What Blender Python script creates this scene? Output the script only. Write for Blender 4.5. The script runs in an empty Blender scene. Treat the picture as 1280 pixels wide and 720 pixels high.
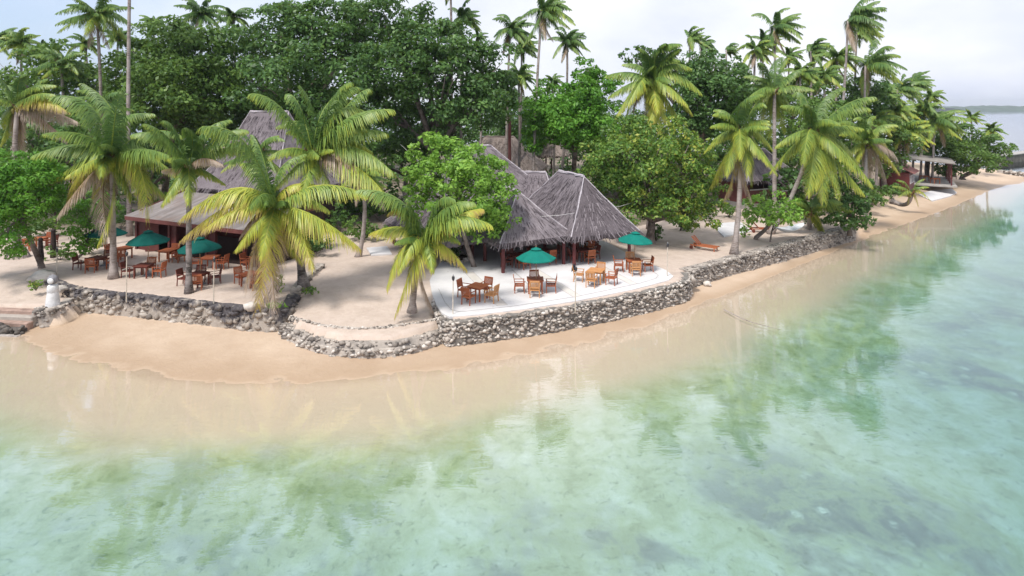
import bpy, bmesh, math, random
import numpy as np
from mathutils import Vector, Matrix, noise as mnoise
from mathutils.geometry import tessellate_polygon

random.seed(7)
RNG = np.random.default_rng(7)
sc = bpy.context.scene
COL = sc.collection
R = math.radians

# ------------------------------------------------------------------ camera, world, sun, exposure
F = 760.0            # focal length in pixels of the 1280 wide photograph
HC = 10.4            # camera height above the terraces
HY = 134.0           # horizon row
SEA = -1.25
cam = bpy.data.cameras.new('camera')
cam.sensor_fit = 'HORIZONTAL'
cam.sensor_width = 36.0
cam.lens = F / 1280.0 * 36.0
cam.shift_y = -(360.0 - HY) / 1280.0
cam.clip_start = 0.5
cam.clip_end = 20000.0
camo = bpy.data.objects.new('camera', cam)
COL.objects.link(camo)
camo.location = (0, 0, HC)
camo.rotation_euler = (R(90), 0, 0)
sc.camera = camo

SUN_EL, SUN_AZ = R(58), R(215)        # azimuth measured from +Y clockwise (behind the camera, to its left)
w = bpy.data.worlds.new('World')
sc.world = w
w.use_nodes = True
wt = w.node_tree
wt.nodes.clear()


def wn(t, **kw):
    n = wt.nodes.new(t)
    for k, v in kw.items():
        setattr(n, k, v)
    return n


wo = wn('ShaderNodeOutputWorld')
bg = wn('ShaderNodeBackground')
bg.inputs['Strength'].default_value = 0.112
sky = wn('ShaderNodeTexSky')
sky.sky_type = 'NISHITA'
sky.sun_disc = False
sky.sun_elevation = SUN_EL
sky.sun_rotation = SUN_AZ
sky.air_density = 1.2
sky.dust_density = 1.5
tc = wn('ShaderNodeTexCoord')
sep = wn('ShaderNodeSeparateXYZ')
wt.links.new(tc.outputs['Generated'], sep.inputs[0])


def wmath(op, a, b=None, c=None, clamp=False):
    n = wn('ShaderNodeMath', operation=op, use_clamp=clamp)
    for i, v in enumerate((a, b, c)):
        if v is None:
            continue
        if isinstance(v, (int, float)):
            n.inputs[i].default_value = v
        else:
            wt.links.new(v, n.inputs[i])
    return n.outputs[0]


zz = wmath('ADD', wmath('MAXIMUM', sep.outputs['Z'], 0.0), 0.42)
cx = wmath('DIVIDE', sep.outputs['X'], zz)
cy = wmath('DIVIDE', sep.outputs['Y'], zz)
comb = wn('ShaderNodeCombineXYZ')
wt.links.new(cx, comb.inputs[0])
wt.links.new(cy, comb.inputs[1])
nz = wn('ShaderNodeTexNoise')
nz.inputs['Scale'].default_value = 0.75
nz.inputs['Detail'].default_value = 6
nz.inputs['Roughness'].default_value = 0.55
nz.inputs['Distortion'].default_value = 0.25
wt.links.new(comb.outputs[0], nz.inputs['Vector'])
# cloud cover: thinner towards the left (-X) and thick in the middle and right
bias = wmath('MULTIPLY_ADD', sep.outputs['X'], 0.50, 0.17)
cov = wmath('ADD', nz.outputs['Fac'], bias)
mr = wn('ShaderNodeMapRange', interpolation_type='SMOOTHSTEP')
mr.inputs['From Min'].default_value = 0.30
mr.inputs['From Max'].default_value = 0.66
wt.links.new(cov, mr.inputs['Value'])
nz2 = wn('ShaderNodeTexNoise')
nz2.inputs['Scale'].default_value = 1.7
nz2.inputs['Detail'].default_value = 5
wt.links.new(comb.outputs[0], nz2.inputs['Vector'])
cr = wn('ShaderNodeValToRGB')
cr.color_ramp.elements[0].position = 0.32
cr.color_ramp.elements[0].color = (5.7, 6.05, 7.3, 1)
cr.color_ramp.elements[1].position = 0.62
cr.color_ramp.elements[1].color = (7.9, 8.0, 8.3, 1)
wt.links.new(nz2.outputs['Fac'], cr.inputs[0])
mx = wn('ShaderNodeMix', data_type='RGBA')
wt.links.new(wmath('MULTIPLY', mr.outputs[0], 0.95), mx.inputs[0])
hazemix = wn('ShaderNodeMix', data_type='RGBA')   # thin high veil over the blue
hazemix.inputs[0].default_value = 0.55
hazemix.inputs[7].default_value = (4.9, 6.1, 8.6, 1)
wt.links.new(sky.outputs[0], hazemix.inputs[6])
wt.links.new(hazemix.outputs[2], mx.inputs[6])
wt.links.new(cr.outputs[0], mx.inputs[7])
wt.links.new(mx.outputs[2], bg.inputs['Color'])
wt.links.new(bg.outputs[0], wo.inputs['Surface'])

sl = bpy.data.lights.new('sun', 'SUN')
sl.energy = 3.2
sl.angle = R(12)
sl.color = (1.0, 0.95, 0.87)
so = bpy.data.objects.new('sun', sl)
COL.objects.link(so)
sd = Vector((math.sin(SUN_AZ) * math.cos(SUN_EL), math.cos(SUN_AZ) * math.cos(SUN_EL), math.sin(SUN_EL)))
so.rotation_euler = sd.to_track_quat('Z', 'Y').to_euler()
so.location = (0, -20, 60)

sc.view_settings.view_transform = 'Standard'
sc.view_settings.look = 'None'
sc.view_settings.gamma = 1
sc.view_settings.use_curve_mapping = False
sc.view_settings.exposure = 0.35
try:
    sc.cycles.use_denoising = True
    sc.cycles.denoiser = 'OPENIMAGEDENOISE'
except Exception:
    pass
sc.cycles.max_bounces = 6
sc.cycles.diffuse_bounces = 3
sc.cycles.glossy_bounces = 2
sc.cycles.transmission_bounces = 3
sc.cycles.transparent_max_bounces = 12
sc.cycles.caustics_reflective = False
sc.cycles.caustics_refractive = False
sc.cycles.sample_clamp_indirect = 6


# ------------------------------------------------------------------ placing helpers
def G(px, py, z=0.0):
    """Ground point (height z) seen at a pixel of the photograph."""
    D = F * (HC - z) / (py - HY)
    return Vector(((px - 640.0) * D / F, D, z))


def P(px, py, D):
    return Vector(((px - 640.0) * D / F, D, HC - (py - HY) * D / F))


def tag(o, label=None, cat=None, group=None, kind=None):
    if label:
        o['label'] = label
    if cat:
        o['category'] = cat
    if group:
        o['group'] = group
    if kind:
        o['kind'] = kind
    return o


def empty(name, loc, rz=0.0, label=None, cat=None, group=None):
    o = bpy.data.objects.new(name, None)
    o.empty_display_size = 0.2
    COL.objects.link(o)
    o.location = loc
    o.rotation_euler = (0, 0, rz)
    return tag(o, label, cat, group)


def copy_tree(o, parent=None):
    c = o.copy()
    COL.objects.link(c)
    if parent is not None:
        c.parent = parent
    for ch in list(o.children):
        copy_tree(ch, c)
    return c


class MB:
    """Collects shapes and links them as ONE mesh object."""

    def __init__(self):
        self.v, self.f, self.m = [], [], []

    def add(self, vs, fs, mi=0):
        o = len(self.v)
        self.v.extend([tuple(p) for p in vs])
        for f in fs:
            self.f.append(tuple(i + o for i in f))
            self.m.append(mi)
        return self

    def box(self, c, s, rz=0.0, rx=0.0, ry=0.0, mi=0, taper=1.0, bev=0.0):
        hx, hy, hz = s[0] / 2, s[1] / 2, s[2] / 2
        M = Matrix.Translation(Vector(c)) @ Matrix.Rotation(rz, 4, 'Z') @ Matrix.Rotation(ry, 4, 'Y') @ Matrix.Rotation(rx, 4, 'X')
        if bev <= 0:
            vs = [(-hx, -hy, -hz), (hx, -hy, -hz), (hx, hy, -hz), (-hx, hy, -hz),
                  (-hx * taper, -hy * taper, hz), (hx * taper, -hy * taper, hz), (hx * taper, hy * taper, hz), (-hx * taper, hy * taper, hz)]
            fs = [(0, 3, 2, 1), (4, 5, 6, 7), (0, 1, 5, 4), (1, 2, 6, 5), (2, 3, 7, 6), (3, 0, 4, 7)]
            return self.add([M @ Vector(p) for p in vs], fs, mi)
        bm = bmesh.new()
        bmesh.ops.create_cube(bm, size=1.0)
        for q in bm.verts:
            q.co = Vector((q.co.x * s[0], q.co.y * s[1], q.co.z * s[2]))
        bmesh.ops.bevel(bm, geom=list(bm.edges), offset=bev, segments=1, affect='EDGES')
        bm.verts.index_update()
        vs = [M @ q.co for q in bm.verts]
        fs = [[q.index for q in f.verts] for f in bm.faces]
        bm.free()
        return self.add(vs, fs, mi)

    def bar(self, a, b, wd, th, mi=0):
        """Rectangular bar from a to b."""
        a, b = Vector(a), Vector(b)
        d = (b - a)
        L = d.length
        d.normalize()
        up = Vector((0, 0, 1)) if abs(d.z) < 0.95 else Vector((0, 1, 0))
        s = d.cross(up).normalized()
        u = s.cross(d)
        vs = []
        for q in (a, b):
            for i, j in ((-1, -1), (1, -1), (1, 1), (-1, 1)):
                vs.append(q + s * (i * wd / 2) + u * (j * th / 2))
        return self.add(vs, [(0, 1, 2, 3), (7, 6, 5, 4), (0, 4, 5, 1), (1, 5, 6, 2), (2, 6, 7, 3), (3, 7, 4, 0)], mi)

    def tube(self, pts, rad, n=8, mi=0, cap=True, jit=0.0):
        pts = [Vector(p) for p in pts]
        rings = []
        for i, p in enumerate(pts):
            d = (pts[min(i + 1, len(pts) - 1)] - pts[max(i - 1, 0)]).normalized()
            up = Vector((0, 1, 0)) if abs(d.y) < 0.9 else Vector((1, 0, 0))
            s = d.cross(up).normalized()
            u = s.cross(d)
            r = rad[i] if isinstance(rad, (list, tuple)) else rad
            rings.append([p + (s * math.cos(2 * math.pi * k / n) + u * math.sin(2 * math.pi * k / n)) * (r * (1 + random.uniform(-jit, jit))) for k in range(n)])
        vs = [q for r_ in rings for q in r_]
        fs = []
        for i in range(len(pts) - 1):
            for k in range(n):
                a, b = i * n + k, i * n + (k + 1) % n
                fs.append((a, b, b + n, a + n))
        if cap:
            fs.append(tuple(range(n - 1, -1, -1)))
            fs.append(tuple((len(pts) - 1) * n + k for k in range(n)))
        return self.add(vs, fs, mi)

    def lathe(self, prof, c=(0, 0, 0), n=16, mi=0):
        vs, fs = [], []
        for r, z in prof:
            for k in range(n):
                a = 2 * math.pi * k / n
                vs.append((c[0] + r * math.cos(a), c[1] + r * math.sin(a), c[2] + z))
        for i in range(len(prof) - 1):
            for k in range(n):
                a, b = i * n + k, i * n + (k + 1) % n
                fs.append((a, b, b + n, a + n))
        fs.append(tuple(range(n - 1, -1, -1)))
        fs.append(tuple((len(prof) - 1) * n + k for k in range(n)))
        return self.add(vs, fs, mi)

    def build(self, name, mats, parent=None, smooth=False):
        me = bpy.data.meshes.new(name)
        me.from_pydata(self.v, [], self.f)
        if not isinstance(mats, (list, tuple)):
            mats = [mats]
        for m in mats:
            me.materials.append(m)
        if len(mats) > 1:
            me.polygons.foreach_set('material_index', self.m)
        if smooth:
            me.polygons.foreach_set('use_smooth', [True] * len(me.polygons))
        me.update()
        o = bpy.data.objects.new(name, me)
        COL.objects.link(o)
        if parent is not None:
            o.parent = parent
        return o


def np_obj(name, V, Q, mat, parent=None, attrs=None, smooth=False):
    """Fast quad mesh from arrays; attrs: {name: per-vertex floats}."""
    me = bpy.data.meshes.new(name)
    V = np.asarray(V, dtype=np.float32)
    Q = np.asarray(Q, dtype=np.int32)
    k = Q.shape[1]
    me.vertices.add(len(V))
    me.vertices.foreach_set('co', V.ravel())
    me.loops.add(Q.size)
    me.loops.foreach_set('vertex_index', Q.ravel())
    me.polygons.add(len(Q))
    me.polygons.foreach_set('loop_start', np.arange(0, Q.size, k, dtype=np.int32))
    me.polygons.foreach_set('loop_total', np.full(len(Q), k, dtype=np.int32))
    if smooth:
        me.polygons.foreach_set('use_smooth', np.ones(len(Q), dtype=bool))
    me.update(calc_edges=True)
    for a, vals in (attrs or {}).items():
        at = me.attributes.new(a, 'FLOAT', 'POINT')
        at.data.foreach_set('value', np.asarray(vals, dtype=np.float32))
    me.materials.append(mat)
    o = bpy.data.objects.new(name, me)
    COL.objects.link(o)
    if parent is not None:
        o.parent = parent
    return o


# ------------------------------------------------------------------ materials
class NT:
    def __init__(self, name):
        self.mat = bpy.data.materials.new(name)
        self.mat.use_nodes = True
        self.t = self.mat.node_tree
        self.t.nodes.clear()
        self.out = self.n('ShaderNodeOutputMaterial')

    def n(self, t, **kw):
        x = self.t.nodes.new(t)
        for k, v in kw.items():
            setattr(x, k, v)
        return x

    def l(self, a, b):
        self.t.links.new(a, b)

    def setv(self, sock, v):
        if hasattr(v, 'is_output') or isinstance(v, bpy.types.NodeSocket):
            self.l(v, sock)
        else:
            sock.default_value = v

    def math(self, op, a, b=None, c=None, clamp=False):
        x = self.n('ShaderNodeMath', operation=op, use_clamp=clamp)
        for i, v in enumerate((a, b, c)):
            if v is not None:
                self.setv(x.inputs[i], v)
        return x.outputs[0]

    def pos(self, obj=True):
        if obj:
            return self.n('ShaderNodeTexCoord').outputs['Object']
        return self.n('ShaderNodeNewGeometry').outputs['Position']

    def noise(self, scale, detail=4, rough=0.55, vec=None, dist=0.0):
        x = self.n('ShaderNodeTexNoise')
        x.inputs['Scale'].default_value = scale
        x.inputs['Detail'].default_value = detail
        x.inputs['Roughness'].default_value = rough
        x.inputs['Distortion'].default_value = dist
        self.l(vec if vec is not None else self.pos(False), x.inputs['Vector'])
        return x.outputs['Fac']

    def ramp(self, fac, stops, interp='LINEAR'):
        x = self.n('ShaderNodeValToRGB')
        r = x.color_ramp
        r.interpolation = interp
        while len(r.elements) < len(stops):
            r.elements.new(0.5)
        for e, (p, c) in zip(r.elements, stops):
            e.position = p
            e.color = (c[0], c[1], c[2], 1)
        self.setv(x.inputs[0], fac)
        return x.outputs[0]

    def mix(self, fac, a, b, mode='MIX'):
        x = self.n('ShaderNodeMix', data_type='RGBA', blend_type=mode)
        self.setv(x.inputs[0], fac)
        for s, v in ((x.inputs[6], a), (x.inputs[7], b)):
            if isinstance(v, tuple):
                v = (v[0], v[1], v[2], 1)
            self.setv(s, v)
        return x.outputs[2]

    def rng(self, v, a, b, c=0.0, d=1.0, smooth=False):
        x = self.n('ShaderNodeMapRange')
        if smooth:
            x.interpolation_type = 'SMOOTHSTEP'
        self.setv(x.inputs['Value'], v)
        for nme, q in (('From Min', a), ('From Max', b), ('To Min', c), ('To Max', d)):
            x.inputs[nme].default_value = q
        return x.outputs[0]

    def bump(self, h, dist=0.02, strength=1.0):
        x = self.n('ShaderNodeBump')
        x.inputs['Distance'].default_value = dist
        x.inputs['Strength'].default_value = strength
        self.l(h, x.inputs['Height'])
        return x.outputs[0]

    def bsdf(self, col, rough=0.7, normal=None, spec=0.3, **kw):
        x = self.n('ShaderNodeBsdfPrincipled')
        if isinstance(col, tuple):
            col = (col[0], col[1], col[2], 1)
        self.setv(x.inputs['Base Color'], col)
        self.setv(x.inputs['Roughness'], rough)
        x.inputs['Specular IOR Level'].default_value = spec
        if normal is not None:
            self.l(normal, x.inputs['Normal'])
        for k, v in kw.items():
            self.setv(x.inputs[k.replace('_', ' ')], v)
        return x.outputs[0]

    def done(self, sh):
        self.l(sh, self.out.inputs['Surface'])
        return self.mat


def island(t):
    return t.n('ShaderNodeNewGeometry').outputs['Random Per Island']


def attr(t, name):
    return t.n('ShaderNodeAttribute', attribute_name=name).outputs['Fac']


def leaf_mat(name, stops, trans=0.3, rough=0.45, nscale=0.35):
    t = NT(name)
    i = island(t)
    nn = t.noise(nscale, 3)
    fac = t.math('ADD', t.math('MULTIPLY', i, 0.55), t.math('MULTIPLY', nn, 0.62))
    fac = t.math('SUBTRACT', fac, 0.10, clamp=True)
    col = t.ramp(fac, stops)
    a = t.bsdf(col, rough, spec=0.35)
    tr = t.n('ShaderNodeBsdfTranslucent')
    t.l(t.mix(0.35, col, (0.30, 0.42, 0.05)), tr.inputs['Color'])
    m = t.n('ShaderNodeMixShader')
    m.inputs[0].default_value = trans
    t.l(a, m.inputs[1])
    t.l(tr.outputs[0], m.inputs[2])
    return t.done(m.outputs[0])


def palm_mat():
    t = NT('palm_leaf')
    a = attr(t, 'age')
    i = island(t)
    fac = t.math('ADD', a, t.math('MULTIPLY', t.math('SUBTRACT', i, 0.5), 0.16), clamp=True)
    col = t.ramp(fac, [(0.0, (0.055, 0.120, 0.040)), (0.25, (0.12, 0.225, 0.060)), (0.45, (0.245, 0.355, 0.07)),
                       (0.62, (0.50, 0.53, 0.07)), (0.74, (0.55, 0.44, 0.10)), (0.86, (0.36, 0.25, 0.16)), (1.0, (0.50, 0.40, 0.32))])
    b = t.bsdf(col, 0.42, spec=0.4)
    tr = t.n('ShaderNodeBsdfTranslucent')
    t.l(col, tr.inputs['Color'])
    m = t.n('ShaderNodeMixShader')
    m.inputs[0].default_value = 0.28
    t.l(b, m.inputs[1])
    t.l(tr.outputs[0], m.inputs[2])
    return t.done(m.outputs[0])


def bark_mat(name, c0, c1, c2, ring=7.0):
    t = NT(name)
    p = t.pos(False)
    mp = t.n('ShaderNodeMapping')
    mp.inputs['Scale'].default_value = (2.0, 2.0, ring)
    t.l(p, mp.inputs[0])
    n1 = t.noise(1.6, 5, 0.65, mp.outputs[0])
    n2 = t.noise(0.9, 4, 0.6, p)
    col = t.ramp(n1, [(0.32, c0), (0.5, c1), (0.68, c2)])
    col = t.mix(t.rng(n2, 0.42, 0.62), col, c2)
    return t.done(t.bsdf(col, 0.9, t.bump(n1, 0.04, 0.8), spec=0.1))


def wood_mat(name, cols, rough=0.55):
    t = NT(name)
    p = t.pos(True)
    oi = t.n('ShaderNodeObjectInfo').outputs['Random']
    mp = t.n('ShaderNodeMapping')
    mp.inputs['Scale'].default_value = (18, 3, 18)
    t.l(p, mp.inputs[0])
    n = t.noise(1.5, 4, 0.6, mp.outputs[0])
    fac = t.math('ADD', t.math('MULTIPLY', n, 0.7), t.math('MULTIPLY', oi, 0.3))
    return t.done(t.bsdf(t.ramp(fac, cols), rough, t.bump(n, 0.004, 0.4), spec=0.3))


def plain(name, col, rough=0.6, var=0.12, scale=4.0, spec=0.3, bump=0.0, **kw):
    t = NT(name)
    n = t.noise(scale, 5, 0.6)
    d = tuple(c * (1 - var) for c in col)
    e = tuple(min(1, c * (1 + var)) for c in col)
    c = t.ramp(n, [(0.3, d), (0.7, e)])
    return t.done(t.bsdf(c, rough, t.bump(n, bump) if bump else None, spec, **kw))


M = {}
M['palm'] = palm_mat()
M['leaf_dark'] = leaf_mat('leaf_dark', [(0.1, (0.028, 0.072, 0.022)), (0.45, (0.075, 0.165, 0.045)), (0.8, (0.15, 0.275, 0.068)), (1, (0.24, 0.35, 0.10))], 0.34)
M['leaf_mid'] = leaf_mat('leaf_mid', [(0.1, (0.045, 0.10, 0.025)), (0.45, (0.105, 0.205, 0.045)), (0.8, (0.19, 0.30, 0.06)), (1, (0.30, 0.38, 0.09))], 0.36)
M['leaf_bright'] = leaf_mat('leaf_bright', [(0.1, (0.11, 0.24, 0.035)), (0.45, (0.21, 0.41, 0.06)), (0.8, (0.33, 0.53, 0.085)), (1, (0.42, 0.58, 0.13))], 0.38)
M['leaf_yellowing'] = leaf_mat('leaf_yellowing', [(0.1, (0.05, 0.12, 0.025)), (0.40, (0.115, 0.24, 0.042)), (0.66, (0.20, 0.30, 0.05)), (0.84, (0.42, 0.42, 0.07)), (1, (0.54, 0.46, 0.09))], 0.3)
M['leaf_feather'] = leaf_mat('leaf_feather', [(0.1, (0.06, 0.18, 0.022)), (0.5, (0.125, 0.32, 0.036)), (0.9, (0.21, 0.43, 0.055)), (1, (0.27, 0.48, 0.07))], 0.4)
M['bark'] = bark_mat('bark', (0.06, 0.045, 0.04), (0.15, 0.12, 0.105), (0.26, 0.22, 0.20), 2.0)
M['palm_bark'] = bark_mat('palm_bark', (0.12, 0.095, 0.085), (0.27, 0.225, 0.205), (0.42, 0.37, 0.35), 9.0)
M['palm_bark_dark'] = bark_mat('palm_bark_dark', (0.03, 0.026, 0.026), (0.09, 0.08, 0.075), (0.34, 0.30, 0.29), 9.0)
M['coconut'] = plain('coconut', (0.22, 0.20, 0.05), 0.5, 0.4, 5)
M['husk'] = plain('husk', (0.20, 0.12, 0.065), 0.9, 0.5, 6)
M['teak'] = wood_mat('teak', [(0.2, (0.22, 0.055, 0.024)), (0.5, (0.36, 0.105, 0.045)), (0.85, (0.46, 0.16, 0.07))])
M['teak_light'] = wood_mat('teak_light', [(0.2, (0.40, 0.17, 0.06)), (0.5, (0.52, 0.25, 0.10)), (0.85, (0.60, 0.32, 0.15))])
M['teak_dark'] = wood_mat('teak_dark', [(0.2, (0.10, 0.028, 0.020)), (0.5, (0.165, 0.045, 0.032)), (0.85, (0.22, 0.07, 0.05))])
M['maroon'] = plain('maroon_paint', (0.115, 0.030, 0.030), 0.5, 0.25, 3)
M['maroon_bright'] = plain('maroon_wall', (0.16, 0.055, 0.050), 0.6, 0.2, 2)
M['dark_wood'] = plain('dark_wood', (0.035, 0.022, 0.020), 0.7, 0.4, 5)
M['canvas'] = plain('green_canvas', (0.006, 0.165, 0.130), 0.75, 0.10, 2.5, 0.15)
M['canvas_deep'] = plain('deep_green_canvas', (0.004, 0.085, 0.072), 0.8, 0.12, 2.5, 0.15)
M['metal_pole'] = plain('pole_wood', (0.40, 0.25, 0.15), 0.5, 0.15, 9)
M['bamboo'] = plain('torch_pole', (0.58, 0.52, 0.44), 0.6, 0.2, 6)
M['black_metal'] = plain('black_metal', (0.03, 0.03, 0.035), 0.4, 0.3, 8, 0.5)
M['steel'] = plain('brushed_steel', (0.42, 0.43, 0.46), 0.32, 0.2, 8, 0.5, Metallic=0.7)
M['white_paint'] = plain('white_paint', (0.68, 0.68, 0.69), 0.7, 0.16, 4, 0.2, 0.01)
M['grey_paint'] = plain('grey_paint', (0.22, 0.22, 0.24), 0.7, 0.3, 6)
M['cloth_white'] = plain('white_cloth', (0.72, 0.74, 0.78), 0.85, 0.06, 3, 0.1)
M['cloth_dark'] = plain('dark_cloth', (0.02, 0.025, 0.035), 0.9, 0.3, 8, 0.1)
M['glass_dark'] = plain('window_glass', (0.10, 0.13, 0.19), 0.15, 0.3, 3, 0.6)
M['white_trim'] = plain('white_trim', (0.62, 0.60, 0.60), 0.6, 0.1, 3)
M['plinth'] = plain('concrete_plinth', (0.36, 0.34, 0.32), 0.85, 0.2, 2)
M['yellow_canvas'] = plain('yellow_canvas', (0.62, 0.36, 0.05), 0.8, 0.1, 2)
M['mat_white'] = plain('pale_slab', (0.60, 0.59, 0.60), 0.85, 0.08, 1.5)
M['terracotta'] = plain('terracotta', (0.28, 0.09, 0.05), 0.8, 0.2, 6)


def thatch_mat(name, c0, c1, c2):
    t = NT(name)
    i = island(t)
    n = t.noise(0.6, 4)
    n2 = t.noise(9.0, 4, 0.7)
    fac = t.math('ADD', t.math('ADD', t.math('MULTIPLY', i, 0.55), t.math('MULTIPLY', n, 0.35)), t.math('MULTIPLY', n2, 0.3))
    col = t.ramp(fac, [(0.32, c0), (0.6, c1), (0.9, c2)])
    return t.done(t.bsdf(col, 0.95, t.bump(n2, 0.05, 0.8), spec=0.05))


M['thatch'] = thatch_mat('grey_thatch', (0.072, 0.061, 0.067), (0.165, 0.142, 0.155), (0.29, 0.257, 0.275))
M['thatch_brown'] = thatch_mat('brown_thatch', (0.11, 0.088, 0.078), (0.225, 0.185, 0.165), (0.33, 0.285, 0.26))
M['ridge'] = plain('ridge_thatch', (0.40, 0.365, 0.395), 0.9, 0.25, 6)


def stone_mat(name, stops, moss=0.0):
    t = NT(name)
    i = island(t)
    n = t.noise(5.0, 6, 0.7)
    n2 = t.noise(1.1, 4, 0.6)
    fac = t.math('ADD', t.math('MULTIPLY', i, 0.6), t.math('MULTIPLY', n, 0.4))
    col = t.ramp(fac, stops)
    col = t.mix(t.rng(n2, 0.48, 0.68, 0, 0.5), col, (0.05, 0.048, 0.055))
    return t.done(t.bsdf(col, 0.95, t.bump(n, 0.05, 0.9), spec=0.1))


M['stone'] = stone_mat('coral_stone', [(0.12, (0.07, 0.065, 0.06)), (0.32, (0.25, 0.22, 0.195)), (0.5, (0.42, 0.37, 0.325)), (0.75, (0.66, 0.61, 0.56))])
M['stone_pale'] = stone_mat('pale_coral_stone', [(0.15, (0.10, 0.09, 0.085)), (0.4, (0.30, 0.265, 0.235)), (0.65, (0.46, 0.41, 0.365)), (0.9, (0.62, 0.57, 0.52))])
M['mortar_dark'] = plain('dark_mortar', (0.20, 0.185, 0.17), 0.95, 0.4, 2.5, 0.1, 0.03)
M['mortar'] = plain('wall_mortar', (0.36, 0.325, 0.30), 0.95, 0.35, 2.5, 0.1, 0.03)


def lichen_mat():
    t = NT('lichen_stone')
    p = t.pos(False)
    i = island(t)
    n = t.noise(4.0, 6, 0.7)
    mp = t.n('ShaderNodeMapping')
    mp.inputs['Scale'].default_value = (1, 1, 0.6)
    t.l(p, mp.inputs[0])
    n2 = t.noise(1.3, 5, 0.65, mp.outputs[0])
    s = t.n('ShaderNodeSeparateXYZ')
    t.l(p, s.inputs[0])
    fac = t.math('ADD', t.math('MULTIPLY', i, 0.45), t.math('MULTIPLY', n, 0.5))
    col = t.ramp(fac, [(0.2, (0.16, 0.14, 0.125)), (0.45, (0.34, 0.295, 0.255)), (0.65, (0.47, 0.425, 0.38)), (0.85, (0.62, 0.58, 0.54))])
    k = t.math('ADD', n2, t.math('MULTIPLY', t.math('ADD', s.outputs['Z'], 0.55), 0.22))
    col = t.mix(t.rng(k, 0.50, 0.60, 0, 0.85), col, (0.065, 0.062, 0.075))
    return t.done(t.bsdf(col, 0.95, t.bump(n, 0.06, 1.0), spec=0.1))


M['stone_lichen'] = lichen_mat()


def concrete_mat():
    t = NT('terrace_concrete')
    n = t.noise(0.7, 5, 0.6)
    n2 = t.noise(7.0, 5, 0.7)
    v = t.n('ShaderNodeTexVoronoi')
    v.inputs['Scale'].default_value = 0.9
    t.l(t.pos(False), v.inputs['Vector'])
    spot = t.math('LESS_THAN', v.outputs['Distance'], 0.06)
    col = t.ramp(n, [(0.3, (0.57, 0.555, 0.56)), (0.7, (0.68, 0.665, 0.67))])
    col = t.mix(t.rng(n2, 0.55, 0.8, 0, 0.35), col, (0.40, 0.38, 0.37))
    col = t.mix(t.math('MULTIPLY', spot, 0.4), col, (0.2, 0.19, 0.19))
    return t.done(t.bsdf(col, 0.8, t.bump(n2, 0.005, 0.5), spec=0.2))


M['concrete'] = concrete_mat()
M['concrete_band'] = plain('terrace_band', (0.60, 0.565, 0.53), 0.85, 0.1, 1.6)
M['joint'] = plain('joint_line', (0.44, 0.42, 0.41), 0.9, 0.2, 3)


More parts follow.
